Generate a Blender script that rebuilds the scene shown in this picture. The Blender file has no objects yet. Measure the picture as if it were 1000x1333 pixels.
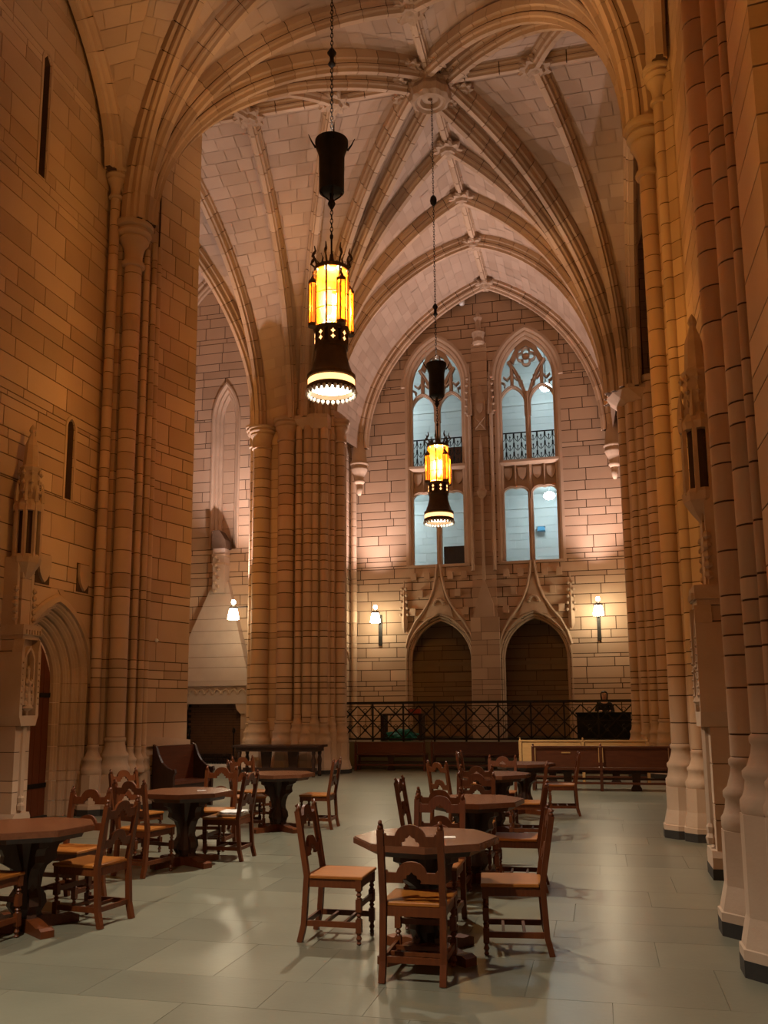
import bpy, bmesh, math, random
from mathutils import Vector, Matrix
R = math.radians
PI = math.pi
rnd = random.Random(11)

# ------------------------------------------------------------------ camera
F_PX, PP_Y, EYE = 1150.0, 744.0, 1.62
scene = bpy.context.scene
pitch = math.atan(178 / F_PX); roll = R(.45); yaw = math.atan(280 / math.hypot(F_PX, 178))
fw = Vector((-math.sin(yaw) * math.cos(pitch), math.cos(yaw) * math.cos(pitch), math.sin(pitch)))
r0 = Vector((math.cos(yaw), math.sin(yaw), 0)); u0 = r0.cross(fw)
rt = r0 * math.cos(roll) - u0 * math.sin(roll); up = u0 * math.cos(roll) + r0 * math.sin(roll)
cam_d = bpy.data.cameras.new('camera'); cam = bpy.data.objects.new('camera', cam_d)
scene.collection.objects.link(cam)
cam.matrix_world = Matrix(((rt.x, up.x, -fw.x, 0), (rt.y, up.y, -fw.y, 0), (rt.z, up.z, -fw.z, EYE), (0, 0, 0, 1)))
cam_d.sensor_fit = 'VERTICAL'; cam_d.sensor_height = 36; cam_d.sensor_width = 36
cam_d.lens = F_PX * 36 / 1333; cam_d.shift_y = (PP_Y - 666.5) / 1333
cam_d.clip_end = 200; cam_d.clip_start = .05
scene.camera = cam
# ------------------------------------------------------------------ light and exposure
world = bpy.data.worlds.new('world'); scene.world = world; world.use_nodes = True
bg = world.node_tree.nodes['Background']; bg.inputs[0].default_value = (.9, .6, .42, 1); bg.inputs[1].default_value = .006
vs = scene.view_settings; vs.view_transform = 'Standard'; vs.look = 'None'; vs.gamma = 1; vs.use_curve_mapping = False
vs.exposure = 0.3
AMBER = .9          # own glow of the lantern glass
BULB = 1700.0        # lamp inside the lantern glass
DISC = 14.0         # lantern bottom lens
DOWN = 1050.0      # reflector lamp shining down out of the lantern
UPLIGHT = 85.0     # lamp inside the canister on the lantern chain
SCONCE = 40.0        # wall lamp shades
SCONCE_UP = 1500.0   # added upward fill spots over the capped wall lamps
GALLERY = 52.0      # globes in the corridors behind the windows

C = scene.collection
# ------------------------------------------------------------------ materials
MATS = {}
def nodes_mat(name):
    m = bpy.data.materials.new(name); m.use_nodes = True
    nt = m.node_tree; b = nt.nodes['Principled BSDF']; MATS[name] = m
    return m, nt, b
def add(nt, t, **k):
    n = nt.nodes.new(t)
    for a, v in k.items(): setattr(n, a, v)
    return n
def col(c): return (c[0], c[1], c[2], 1)
def surf(name, c1, c2, rough=.8, scale=3.0, spec=.3, rand=.5, bump=.15, bscale=40, metal=0, stretch=None, attr=None):
    """two-tone noise colour, per-object tint, fine bump"""
    m, nt, b = nodes_mat(name)
    tc = add(nt, 'ShaderNodeNewGeometry'); src = tc.outputs['Position']
    if stretch:
        tcn = add(nt, 'ShaderNodeTexCoord'); mp = add(nt, 'ShaderNodeMapping'); mp.inputs['Scale'].default_value = stretch
        nt.links.new(tcn.outputs['Object'], mp.inputs[0]); src = mp.outputs[0]
    nz = add(nt, 'ShaderNodeTexNoise'); nz.inputs['Scale'].default_value = scale; nz.inputs['Detail'].default_value = 5
    nt.links.new(src, nz.inputs['Vector'])
    oi = add(nt, 'ShaderNodeObjectInfo')
    rsrc = oi.outputs['Random']
    if attr:
        at = add(nt, 'ShaderNodeAttribute', attribute_name=attr); rsrc = at.outputs['Fac']
    mx = add(nt, 'ShaderNodeMath', operation='MULTIPLY'); mx.inputs[1].default_value = rand
    nt.links.new(rsrc, mx.inputs[0])
    m2 = add(nt, 'ShaderNodeMath', operation='MULTIPLY'); m2.inputs[1].default_value = 1 - rand
    nt.links.new(nz.outputs['Fac'], m2.inputs[0])
    ad = add(nt, 'ShaderNodeMath', operation='ADD'); nt.links.new(mx.outputs[0], ad.inputs[0]); nt.links.new(m2.outputs[0], ad.inputs[1])
    rmp = add(nt, 'ShaderNodeValToRGB'); rmp.color_ramp.elements[0].position = .12; rmp.color_ramp.elements[1].position = .88
    rmp.color_ramp.elements[0].color = col(c1); rmp.color_ramp.elements[1].color = col(c2)
    nt.links.new(ad.outputs[0], rmp.inputs[0]); nt.links.new(rmp.outputs[0], b.inputs['Base Color'])
    b.inputs['Roughness'].default_value = rough; b.inputs['Specular IOR Level'].default_value = spec; b.inputs['Metallic'].default_value = metal
    if bump:
        n2 = add(nt, 'ShaderNodeTexNoise'); n2.inputs['Scale'].default_value = bscale; n2.inputs['Detail'].default_value = 3
        nt.links.new(src, n2.inputs['Vector'])
        bp = add(nt, 'ShaderNodeBump'); bp.inputs['Strength'].default_value = bump; bp.inputs['Distance'].default_value = .01
        nt.links.new(n2.outputs['Fac'], bp.inputs['Height']); nt.links.new(bp.outputs[0], b.inputs['Normal'])
    return m
def glow(name, c, s, base=None):
    m, nt, b = nodes_mat(name)
    b.inputs['Base Color'].default_value = col(base or c); b.inputs['Emission Color'].default_value = col(c)
    b.inputs['Emission Strength'].default_value = s; b.inputs['Roughness'].default_value = .4
    return m
surf('stone', (.40, .275, .185), (.60, .44, .315), .82, 1.3, .25, .55)
surf('stone_plain', (.40, .285, .195), (.56, .42, .31), .8, 2.0, .25, .1)
surf('carved', (.37, .26, .18), (.54, .40, .29), .8, 6.0, .25, .1, .3, 60)
surf('web', (.40, .285, .21), (.56, .42, .325), .85, 1.0, .2, .45, .12, 40, attr='tint')
surf('mortar', (.07, .042, .026), (.11, .068, .042), .95, 4, .1, 0)
surf('hood_plaster', (.42, .33, .27), (.52, .42, .35), .8, 2, .2, 0)
surf('grey_stone', (.52, .50, .46), (.70, .68, .64), .8, 1.5, .25, .5)
surf('cold_wall', (.62, .64, .62), (.78, .80, .78), .7, 1.0, .2, .4)
surf('slate', (.125, .124, .090), (.205, .198, .142), .29, 2.6, .5, .4, .05, 25)
surf('slate_joint', (.11, .11, .08), (.15, .145, .105), .7, 3, .2, 0)
surf('wood', (.055, .012, .003), (.15, .040, .009), .42, 5.0, .35, .25, .05, 60, stretch=(9, 9, 1.2))
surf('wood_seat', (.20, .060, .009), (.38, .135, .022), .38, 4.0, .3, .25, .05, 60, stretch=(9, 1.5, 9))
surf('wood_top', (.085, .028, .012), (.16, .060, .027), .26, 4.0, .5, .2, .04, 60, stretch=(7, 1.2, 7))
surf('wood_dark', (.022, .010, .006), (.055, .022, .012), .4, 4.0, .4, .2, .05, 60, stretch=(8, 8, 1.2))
surf('wood_pew', (.060, .016, .007), (.13, .038, .015), .38, 4.0, .4, .15, .04, 50, stretch=(1.2, 8, 8))
surf('wood_pale', (.42, .22, .075), (.56, .32, .12), .38, 4.0, .4, .1, .04, 50, stretch=(1.2, 8, 8))
surf('wood_door', (.10, .026, .010), (.19, .055, .022), .42, 3.0, .4, .3, .06, 50, stretch=(8, 8, 1))
surf('iron', (.012, .011, .010), (.030, .026, .022), .45, 8, .5, 0, .1, 60, metal=.6)
surf('bronze', (.05, .030, .016), (.14, .085, .045), .5, 8, .5, 0, .1, 60, metal=.4)
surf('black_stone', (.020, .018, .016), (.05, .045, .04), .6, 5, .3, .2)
surf('soot_brick', (.05, .028, .018), (.22, .13, .09), .9, 4, .2, .7)
surf('paper', (.62, .60, .55), (.74, .72, .68), .7, 8, .2, .2, 0)
surf('black_cloth', (.008, .008, .009), (.020, .020, .022), .7, 8, .2, .1)
surf('skin', (.50, .30, .22), (.60, .38, .28), .55, 8, .3, 0, 0)
surf('hair', (.012, .008, .006), (.03, .02, .014), .45, 20, .4, 0, .1)
surf('shirt', (.55, .52, .50), (.68, .66, .64), .8, 10, .2, 0)
surf('teal', (.015, .16, .15), (.03, .30, .27), .5, 6, .3, 0)
surf('red_box', (.32, .05, .03), (.42, .08, .05), .6, 6, .3, 0, 0)
surf('cold_blue', (.10, .35, .60), (.14, .42, .68), .5, 6, .3, 0, 0)
surf('white_plastic', (.7, .7, .7), (.8, .8, .8), .4, 6, .4, 0, 0)
def amber():
    m, nt, b = nodes_mat('amber_glass')
    tc = add(nt, 'ShaderNodeTexCoord'); nz = add(nt, 'ShaderNodeTexNoise'); nz.inputs['Scale'].default_value = 14
    nt.links.new(tc.outputs['Object'], nz.inputs['Vector'])
    rmp = add(nt, 'ShaderNodeValToRGB'); e = rmp.color_ramp.elements
    e[0].position = .3; e[1].position = .72; e[0].color = (1, .22, .02, 1); e[1].color = (1, .42, .07, 1)
    nt.links.new(nz.outputs['Fac'], rmp.inputs[0]); nt.links.new(rmp.outputs[0], b.inputs['Emission Color'])
    b.inputs['Base Color'].default_value = (.8, .35, .05, 1); b.inputs['Emission Strength'].default_value = AMBER; b.inputs['Roughness'].default_value = .3
    tr = add(nt, 'ShaderNodeBsdfTransparent'); tr.inputs[0].default_value = (1, .72, .33, 1)
    mx = add(nt, 'ShaderNodeMixShader'); mx.inputs[0].default_value = .6
    nt.links.new(b.outputs[0], mx.inputs[1]); nt.links.new(tr.outputs[0], mx.inputs[2]); nt.links.new(mx.outputs[0], nt.nodes['Material Output'].inputs[0])
amber()
glow('lens', (1, .80, .55), DISC)
glow('bulb', (1, .85, .6), 22)
glow('shade', (1, .86, .58), SCONCE)
glow('frosted_band', (1, .50, .17), 2.4)
glow('globe', (.72, .93, 1), GALLERY)

# ------------------------------------------------------------------ mesh helpers
class MB:
    def __init__(s): s.v = []; s.f = []
    def quad(s, a, b, c, d):
        n = len(s.v); s.v += [a, b, c, d]; s.f.append((n, n + 1, n + 2, n + 3)); return s
    def box(s, x0, x1, y0, y1, z0, z1):
        n = len(s.v)
        s.v += [(x0, y0, z0), (x1, y0, z0), (x1, y1, z0), (x0, y1, z0), (x0, y0, z1), (x1, y0, z1), (x1, y1, z1), (x0, y1, z1)]
        s.f += [tuple(n + i for i in q) for q in ((0, 3, 2, 1), (4, 5, 6, 7), (0, 1, 5, 4), (1, 2, 6, 5), (2, 3, 7, 6), (3, 0, 4, 7))]; return s
    def bx(s, c, d):
        return s.box(c[0] - d[0] / 2, c[0] + d[0] / 2, c[1] - d[1] / 2, c[1] + d[1] / 2, c[2] - d[2] / 2, c[2] + d[2] / 2)
    def prism(s, poly, fn, d0, d1):
        """poly 2D outline, fn(a,b,d)->xyz, extruded d0..d1"""
        n = len(s.v); k = len(poly)
        s.v += [fn(a, b, d0) for a, b in poly] + [fn(a, b, d1) for a, b in poly]
        s.f.append(tuple(n + i for i in range(k))[::-1]); s.f.append(tuple(n + k + i for i in range(k)))
        for i in range(k):
            j = (i + 1) % k; s.f.append((n + i, n + j, n + k + j, n + k + i))
        return s
    def lathe(s, prof, c=(0, 0, 0), seg=16, fac=None, ring=False):
        n = len(s.v); k = len(prof)
        for i in range(seg):
            a = 2 * PI * i / seg
            for j, (r, z) in enumerate(prof):
                q = r * (fac(a, j) if fac else 1)
                s.v.append((c[0] + q * math.cos(a), c[1] + q * math.sin(a), c[2] + z))
        for i in range(seg):
            i2 = (i + 1) % seg
            for j in range(k if ring else k - 1):
                j2 = (j + 1) % k; s.f.append((n + i * k + j, n + i2 * k + j, n + i2 * k + j2, n + i * k + j2))
        if ring: return s
        if prof[0][0] > 1e-4: s.f.append(tuple(n + i * k for i in range(seg))[::-1])
        if prof[-1][0] > 1e-4: s.f.append(tuple(n + i * k + k - 1 for i in range(seg)))
        return s
    def tube(s, pts, r, seg=6):
        pts = [Vector(p) for p in pts]; n = len(s.v); m = len(pts)
        for i, p in enumerate(pts):
            t = (pts[min(i + 1, m - 1)] - pts[max(i - 1, 0)]).normalized()
            a = t.orthogonal().normalized() if abs(t.z) > .95 else t.cross(Vector((0, 0, 1))).normalized()
            b = t.cross(a); rr = r[i] if isinstance(r, (list, tuple)) else r
            s.v += [tuple(p + a * (rr * math.cos(2 * PI * k / seg)) + b * (rr * math.sin(2 * PI * k / seg))) for k in range(seg)]
        for i in range(m - 1):
            for k in range(seg):
                k2 = (k + 1) % seg
                s.f.append((n + i * seg + k, n + i * seg + k2, n + (i + 1) * seg + k2, n + (i + 1) * seg + k))
        s.f.append(tuple(n + k for k in range(seg))[::-1]); s.f.append(tuple(n + (m - 1) * seg + k for k in range(seg)))
        return s
    def sweep(s, pts, S, prof, closed=True):
        """profile (a along S, b along outward normal T x S) swept along pts"""
        pts = [Vector(p) for p in pts]; S = Vector(S).normalized(); n = len(s.v); m = len(pts); k = len(prof)
        for i, p in enumerate(pts):
            t0 = (pts[i] - pts[i - 1]).normalized() if i else (pts[1] - pts[0]).normalized()
            t1 = (pts[i + 1] - pts[i]).normalized() if i < m - 1 else t0
            t = (t0 + t1).normalized(); U = t.cross(S).normalized()
            q = 1 / max(.5, math.sqrt(max(.01, (1 + t0.dot(t1)) / 2)))
            s.v += [tuple(p + S * a + U * (b * q)) for a, b in prof]
        for i in range(m - 1):
            for j in range(k if closed else k - 1):
                j2 = (j + 1) % k
                s.f.append((n + i * k + j, n + i * k + j2, n + (i + 1) * k + j2, n + (i + 1) * k + j))
        if closed:
            s.f.append(tuple(n + j for j in range(k))[::-1]); s.f.append(tuple(n + (m - 1) * k + j for j in range(k)))
        return s
    def mesh(s, name, mat=None, smooth=False, fix=True):
        me = bpy.data.meshes.new(name); me.from_pydata(s.v, [], s.f)
        if fix:
            bm = bmesh.new(); bm.from_mesh(me); bmesh.ops.recalc_face_normals(bm, faces=bm.faces); bm.to_mesh(me); bm.free()
        if mat: me.materials.append(MATS[mat])
        if smooth: me.shade_smooth()
        return me
    def ob(s, name, mat, parent=None, smooth=False, loc=None, rz=0):
        return mk(name, s.mesh(name, mat, smooth), parent, loc, rz)
def mk(name, me, parent=None, loc=None, rz=0, scale=None, rot=None):
    o = bpy.data.objects.new(name, me); C.objects.link(o)
    if parent: o.parent = parent
    if loc: o.location = loc
    if rot: o.rotation_euler = rot
    elif rz: o.rotation_euler = (0, 0, rz)
    if scale: o.scale = scale
    return o
def empty(name, loc=(0, 0, 0), rz=0, parent=None):
    o = mk(name, None, parent, loc, rz); o.empty_display_size = .2; return o
def tag(o, label, cat, group=None):
    o['label'] = label; o['category'] = cat
    if group: o['group'] = group
    return o
def struct(o, label=None):
    o['kind'] = 'structure'
    if label: o['label'] = label
    return o
def stuff(o): o['kind'] = 'stuff'; return o
def copy_tree(o, parent=None):
    c = o.copy(); C.objects.link(c); c.parent = parent
    for ch in list(o.children): copy_tree(ch, c)
    return c
def autosmooth(me, ang=40):
    me.shade_smooth()
    bm = bmesh.new(); bm.from_mesh(me)
    for e in bm.edges:
        e.smooth = not (len(e.link_faces) != 2 or e.calc_face_angle(0) > R(ang))
    bm.to_mesh(me); bm.free(); return me

UNIT = {}
def unit_block(mat):
    if mat not in UNIT:
        b = MB(); e = .035
        # front face slightly chamfered; local y=0 is the visible face
        UNIT[mat] = MB().box(-.5, .5, 0, 1, -.5, .5).mesh('block', mat)
    return UNIT[mat]
def unit_drum(mat='stone', seg=16):
    k = ('d', mat, seg)
    if k not in UNIT: UNIT[k] = autosmooth(MB().lathe([(1, -.5), (1, .5)], seg=seg).mesh('drum', mat), 50)
    return UNIT[k]
# common course heights: the joints of walls and shafts line up
COURSES = [0.0]
cr = random.Random(4)
while COURSES[-1] < 17: COURSES.append(COURSES[-1] + cr.choice((.15, .24, .30, .34, .38, .38)))
def courses(z0, z1):
    zs = [z0] + [z for z in COURSES if z0 + .1 < z < z1 - .1] + [z1]
    return list(zip(zs[:-1], zs[1:]))
def arch_pts(a, zs, h, n=10, c=0.0):
    """pointed arch from (c-a,zs) over (c,zs+h) to (c+a,zs)"""
    rr = (a * a + h * h) / (2 * a); L = []
    th = math.asin(min(1, h / rr)) if rr >= a else PI - math.asin(min(1, h / rr))
    for i in range(n + 1):
        t = th * i / n; L.append((-a + rr - rr * math.cos(t), zs + rr * math.sin(t)))
    return [(c + x, z) for x, z in L] + [(c - x, z) for x, z in L[-2::-1]]
def arch_half(a, zs, h, z):
    """half width of the arch opening at height z, None above"""
    if z <= zs: return a
    if z >= zs + h: return None
    rr = (a * a + h * h) / (2 * a)
    v = rr * rr - (z - zs) ** 2
    return max(0.0, math.sqrt(max(0, v)) - (rr - a)) if rr >= a else a * math.sqrt(max(0, 1 - ((z - zs) / h) ** 2))
def hole(c, a, z0, zs, h):
    def f(z, side):   # side 0 bottom of course, 1 top
        if side == 0 and (z < z0 - .001 or z >= zs + h - .001): return None
        if side == 1 and z <= z0 + .001: return None
        w = arch_half(a, zs, h, z)
        return (c, c) if w is None else (c - w, c + w)
    f.z0 = z0; f.z1 = zs + h; f.cuts = (z0, zs); return f
def ashlar(wall, u0, u1, z0, z1, holes=(), mat='stone', L=.85, gap=.016, thick=.14, core=.5, proud=0.0, seed=1, name='stone_block', limit=300, order=None, core_mat='mortar', top=None):
    """coursed blocks as children of `wall` (local u,d,z); joined core stands recessed behind. Returns nothing."""
    rr = random.Random(seed); blocks = []; cm = MB()
    cs = courses(z0, z1)
    extra = sorted({z for h in holes for z in h.cuts})
    c2 = []
    for a, b in cs:
        cut = [z for z in extra if a + .02 < z < b - .02]
        zs = [a] + cut + [b]; c2 += list(zip(zs[:-1], zs[1:]))
    for a, b in c2:
        segs = [((u0, u0), (u1, u1))]
        if top:
            ta, tb = top(a), top(b)
            if ta is None: continue
            if tb is None: tb = ((ta[0] + ta[1]) / 2,) * 2
            segs = [((ta[0], tb[0]), (ta[1], tb[1]))]
        for h in holes:
            if b <= h.z0 + .01 or a >= h.z1 - .01: continue
            la = h(a, 0) or h(h.z0, 0); lb = h(b, 1)
            if lb is None: lb = (sum(la) / 2,) * 2
            ns = []
            for (l, r_) in segs:
                if la[0] >= r_[0] or la[1] <= l[0]: ns.append((l, r_)); continue
                ns.append((l, (la[0], lb[0]))); ns.append(((la[1], lb[1]), r_))
            segs = ns
        for l, r_ in segs:
            w = min(r_) - max(l)
            if max(r_[0] - l[0], r_[1] - l[1]) < .03: continue
            cm.prism([(l[0], a), (r_[0], a), (r_[1], b), (l[1], b)], lambda p, q, d: (p, d, q), .016 + proud, core)
            xs = []
            if w > L * .75:
                x = max(l) + L * rr.uniform(.3, 1.05)
                while x < min(r_) - L * .28: xs.append(x); x += L * rr.uniform(.65, 1.35)
            edges = [l] + [(x, x) for x in xs] + [r_]
            for e, f in zip(edges[:-1], edges[1:]): blocks.append((e, f, a, b))
    n = len(blocks); big = MB(); idx = set(range(n))
    if order is not None and n > limit:
        idx = set(sorted(range(n), key=lambda i: order((blocks[i][0][0] + blocks[i][1][0]) / 2, (blocks[i][2] + blocks[i][3]) / 2))[:limit])
    g = gap / 2
    for i, (e, f, a, b) in enumerate(blocks):
        dp = proud + rr.uniform(-.003, .003)
        if i not in idx or limit == 0:
            big.prism([(e[0] + g, a + g), (f[0] - g, a + g), (f[1] - g, b - g), (e[1] + g, b - g)], lambda p, q, d: (p, d, q), dp, dp + thick); continue
        if e[0] == e[1] and f[0] == f[1]:
            mk(name, unit_block(mat), wall, ((e[0] + f[0]) / 2, dp, (a + b) / 2), scale=(f[0] - e[0] - gap, thick, b - a - gap))
        else:
            MB().prism([(e[0] + g, a + g), (f[0] - g, a + g), (max(f[1] - g, e[1] + g + .004), b - g), (e[1] + g, b - g)], lambda p, q, d: (p, d, q), dp, dp + thick).ob(name, mat, wall)
    cm.ob('wall_core', core_mat, wall)
    if big.v: stuff(big.ob('far_blocks', mat, wall))

# ------------------------------------------------------------------ floor
VIEWF = lambda x, y: (x + 2.6) ** 2 * .6 + (y - 6) ** 2 * .25
def build_floor():
    fl = struct(MB().box(-15, 4.5, -6.5, 27.2, -.2, -.012).ob('floor', 'slate_joint'), 'grey green slate slab floor of the hall')
    rr = random.Random(8); rects = []
    y = 2.2
    while y < 25:
        h = rr.choice((.5, .62, .76, .76)); x = -9.2 - rr.random() * .5
        while x < 3.2:
            w = rr.choice((.6, .9, 1.1, 1.3)); rects.append((x, x + w, y, y + h)); x += w
        y += h
    rects.sort(key=lambda q: VIEWF((q[0] + q[1]) / 2, (q[2] + q[3]) / 2))
    slab = MB().box(-.5, .5, -.5, .5, -1, 0).mesh('slab', 'slate'); g = .0024; rest = MB()
    for i, (a, b, c, d) in enumerate(rects):
        if i < 300: mk('floor_slab', slab, fl, ((a + b) / 2, (c + d) / 2, rr.uniform(-.0008, 0)), scale=(b - a - g, d - c - g, .02))
        else: rest.box(a + g / 2, b - g / 2, c + g / 2, d - g / 2, -.02, -.0004)
    for (X0, X1, Y0, Y1) in ((-15, 4.5, -6.5, 2.1), (-15, -9.9, 2.2, 25)):
        x = X0
        while x < X1 - .3:
            y = Y0
            while y < Y1 - .2: rest.box(x + g, min(x + 1.1, X1) - g, y + g, min(y + .8, Y1) - g, -.02, -.0004); y += .8
            x += 1.1
    stuff(rest.ob('far_floor_slabs', 'slate', fl))
    return fl
build_floor()

# ------------------------------------------------------------------ vault
ZR = 15.0
XC, YC = -2.95, 16.85
CX = (XC, YC, ZR)
RIB = [(.15, .08), (.15, -.09), (.10, -.12), (.085, -.17), (.11, -.20), (.10, -.245), (.06, -.265), (.05, -.33), (-.05, -.33), (-.06, -.265), (-.10, -.245), (-.11, -.20), (-.085, -.17), (-.10, -.12), (-.15, -.09), (-.15, .08)]
def rib_pts(A, B, th=72, n=36, off=0.0):
    tm = R(th); L = []; d = Vector((B[0] - A[0], B[1] - A[1], 0)).normalized(); s0 = Vector((-d.y, d.x, 0)) * off
    for i in range(n + 1):
        t = tm * i / n; q = (1 - math.cos(t)) / (1 - math.cos(tm)); h = math.sin(t) / math.sin(tm); s = s0 * (.38 + .62 * min(1, q * 1.6))
        L.append(Vector((A[0] + (B[0] - A[0]) * q + s.x, A[1] + (B[1] - A[1]) * q + s.y, A[2] + (B[2] - A[2]) * h)))
    return L
ceiling = struct(empty('ceiling', (0, 0, 0)), 'pointed stone rib vault high over the hall')
def rib_object(pts, S, prof=RIB, vl=.5, name='vault_rib', parent=None, mat='stone', piece='voussoir', gap=.022):
    parent = parent or ceiling
    root = empty(name, tuple(pts[0]), 0, parent); o = pts[0]
    cum = [0.0]
    for a, b in zip(pts[:-1], pts[1:]): cum.append(cum[-1] + (b - a).length)
    tot = cum[-1]; n = max(1, round(tot / vl))
    def at(d):
        d = min(max(d, 0), tot)
        for i in range(len(pts) - 1):
            if d <= cum[i + 1] + 1e-9:
                k = (d - cum[i]) / max(1e-9, cum[i + 1] - cum[i]); return pts[i].lerp(pts[i + 1], k)
        return pts[-1]
    for k in range(n):
        a = tot * k / n + gap / 2; b = tot * (k + 1) / n - gap / 2
        MB().sweep([at(a) - o, at((a + b) / 2) - o, at(b) - o], S, prof).ob(piece, mat, root)
    core = [(x * .86, min(.04, y + .022 if y < 0 else .04)) for x, y in prof]
    MB().sweep([p - o for p in pts], S, core).ob('joint_core', 'mortar', root)
    return root
def rib(A, B, th=72, double=False, vl=.5):
    d = Vector((B[0] - A[0], B[1] - A[1], 0)).normalized(); S = (-d.y, d.x, 0)
    if double:
        for o in (-.26, .26): rib_object(rib_pts(A, B, th, off=o), S, vl=vl)
    else: rib_object(rib_pts(A, B, th), S, vl=vl)
    return rib_pts(A, B, th)
def web(LA, LB, seed=0, tw=.5, th_=.29):
    """tiled vault panel lofted between two rib curves"""
    n = len(LA); rr = random.Random(seed); b = MB(); tint = []
    up = Vector((0, 0, 1))
    def P(i, v):
        k = min(int(i), n - 2); f = i - k
        return LA[k].lerp(LA[k + 1], f).lerp(LB[k].lerp(LB[k + 1], f), v)
    length = sum((LA[i + 1] - LA[i]).length for i in range(n - 1))
    rows = max(4, round(length / th_)); step = (n - 1) / rows
    # backing surface
    for r_ in range(rows):
        for q in range(4):
            b.quad(*[tuple(P(i, v) + up * .02) for i, v in ((r_ * step, q / 4), (r_ * step, (q + 1) / 4), ((r_ + 1) * step, (q + 1) / 4), ((r_ + 1) * step, q / 4))]); tint.append(0.05)
    for r_ in range(rows):
        i0, i1 = r_ * step, (r_ + 1) * step; w = (P((i0 + i1) / 2, 0) - P((i0 + i1) / 2, 1)).length
        m = max(1, round(w / tw)); off = rr.random()
        cuts = [0.0] + sorted(x for x in (((k + off + rr.uniform(-.2, .2)) / m) for k in range(m)) if .06 < x < .94) + [1.0]
        for a, c in zip(cuts[:-1], cuts[1:]):
            gv = min(.006 / max(w, .05), (c - a) * .3); gi = step * .014
            q = [P(i0 + gi, a + gv), P(i0 + gi, c - gv), P(i1 - gi, c - gv), P(i1 - gi, a + gv)]
            nrm = (q[1] - q[0]).cross(q[3] - q[0])
            if nrm.length < 1e-7: continue
            nrm.normalize()
            if nrm.z > 0: nrm = -nrm
            d = nrm * rr.uniform(.004, .012)
            b.quad(*[tuple(x + d) for x in q]); tint.append(rr.random())
    me = b.mesh('vault_web', 'web', fix=False)
    at = me.attributes.new('tint', 'FLOAT', 'FACE'); at.data.foreach_set('value', tint)
    return mk('vault_web', me, ceiling)
def rise(o): return o
BOSS = None
def boss(p, r=.34, big=False):
    global BOSS
    if BOSS is None:
        def petal(a, j): return 1 + (.22 if j in (1, 2, 3) else .1) * math.sin(8 * a + j * .9) * (1 if j % 2 else .7)
        BOSS = MB().lathe([(.55, .35), (.95, .22), (1.0, 0), (.9, -.16), (.62, -.12), (.5, -.36), (.28, -.30), (.0, -.42)], seg=32, fac=petal).mesh('boss', 'carved')
    return mk('boss', BOSS, ceiling, p, scale=(r, r, r * .95), rz=rnd.random())
def b(x, y): return (x, y, ZR)
L1, L2, L3, CL = b(-5.12, YC), b(-7.1, YC), b(-9.2, YC), b(-11.1, YC)
R1, R2, R3 = b(-.74, YC), b(1.2, YC), b(3.4, YC)
F1, F2, F3, F4 = b(XC, 19.1), b(XC, 21.25), b(XC, 23.55), b(XC, 26.15)
N1, N2, N3, N4 = b(XC, 14.7), b(XC, 12.5), b(XC, 10.3), b(XC, 8.1)
G1, G2, G3 = b(-11.0, 19.3), b(-11.0, 21.6), b(-11.0, 23.75)
H1, H2 = b(-11.0, 14.4), b(-11.0, 12.2)
def fan(items, seed):
    curves = []
    for A, B, th, dbl, build in items:
        curves.append(rib(A, B, th, dbl) if build else rib_pts(A, B, th))
    for i in range(len(curves) - 1): web(curves[i], curves[i + 1], seed * 50 + i)
FLn = (-7.05, 21.85, 9.25); FLm = (-7.75, 21.75, 9.3); FLl = (-8.70, 21.98, 9.2)
fan([((-8.95, 23.72, 9.5), G3, 72, 0, 1), (FLl, G2, 72, 0, 1), (FLl, G1, 72, 0, 1), (FLl, CL, 72, 0, 1), (FLl, L3, 72, 0, 1), (FLm, L2, 72, 0, 1), ((-7.4, 21.7, 9.3), L1, 72, 0, 1),
     (FLn, CX, 72, 1, 1), (FLn, F1, 72, 0, 1), ((-7.05, 22.1, 9.25), F2, 72, 0, 1), ((-7.05, 22.4, 9.25), F3, 72, 0, 1), ((-7.1, 26.2, 9.75), F4, 68, 0, 1)], 1)
FRn = (.75, 21.75, 9.25)
fan([(FRn, R3, 72, 0, 0), ((1.2, 21.6, 9.3), R2, 72, 0, 1), ((.95, 21.6, 9.3), R1, 72, 0, 1), (FRn, CX, 72, 1, 1), (FRn, F1, 72, 0, 1), ((.75, 22.1, 9.25), F2, 72, 0, 1), ((.75, 22.4, 9.25), F3, 72, 0, 1), ((.72, 26.2, 9.75), F4, 68, 0, 1)], 2)
NLn = (-7.54, 12.98, 10.03)
fan([((-8.6, 12.8, 9.9), H1, 78, 0, 0), ((-8.3, 12.9, 9.9), CL, 78, 0, 0), ((-8.1, 12.9, 9.9), L3, 78, 0, 0), ((-7.58, 13.08, 10.03), L2, 78, 0, 1), ((-7.56, 13.04, 10.03), L1, 78, 0, 1), (NLn, CX, 80, 1, 1), ((-7.55, 12.98, 10.03), N1, 78, 0, 1), ((-7.58, 12.95, 10.03), N2, 78, 0, 1), ((-7.62, 12.92, 10.03), N3, 78, 0, 1), ((-7.84, 12.78, 10.9), b(-7.84, 7.6), 62, 0, 1)], 3)
NRn = (1.0, 12.02, 9.76)
fan([((1.6, 12.3, 9.8), R3, 78, 0, 0), ((1.3, 12.3, 9.8), R2, 78, 0, 0), ((1.02, 12.06, 9.76), R1, 78, 0, 1), (NRn, CX, 78, 1, 1), ((1.0, 12.0, 9.76), N1, 78, 0, 1), ((1.02, 11.98, 9.76), N2, 78, 0, 1), ((1.04, 11.96, 9.76), N3, 78, 0, 1), ((1.17, 11.72, 10.4), b(1.22, 7.2), 62, 0, 1)], 4)
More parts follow.
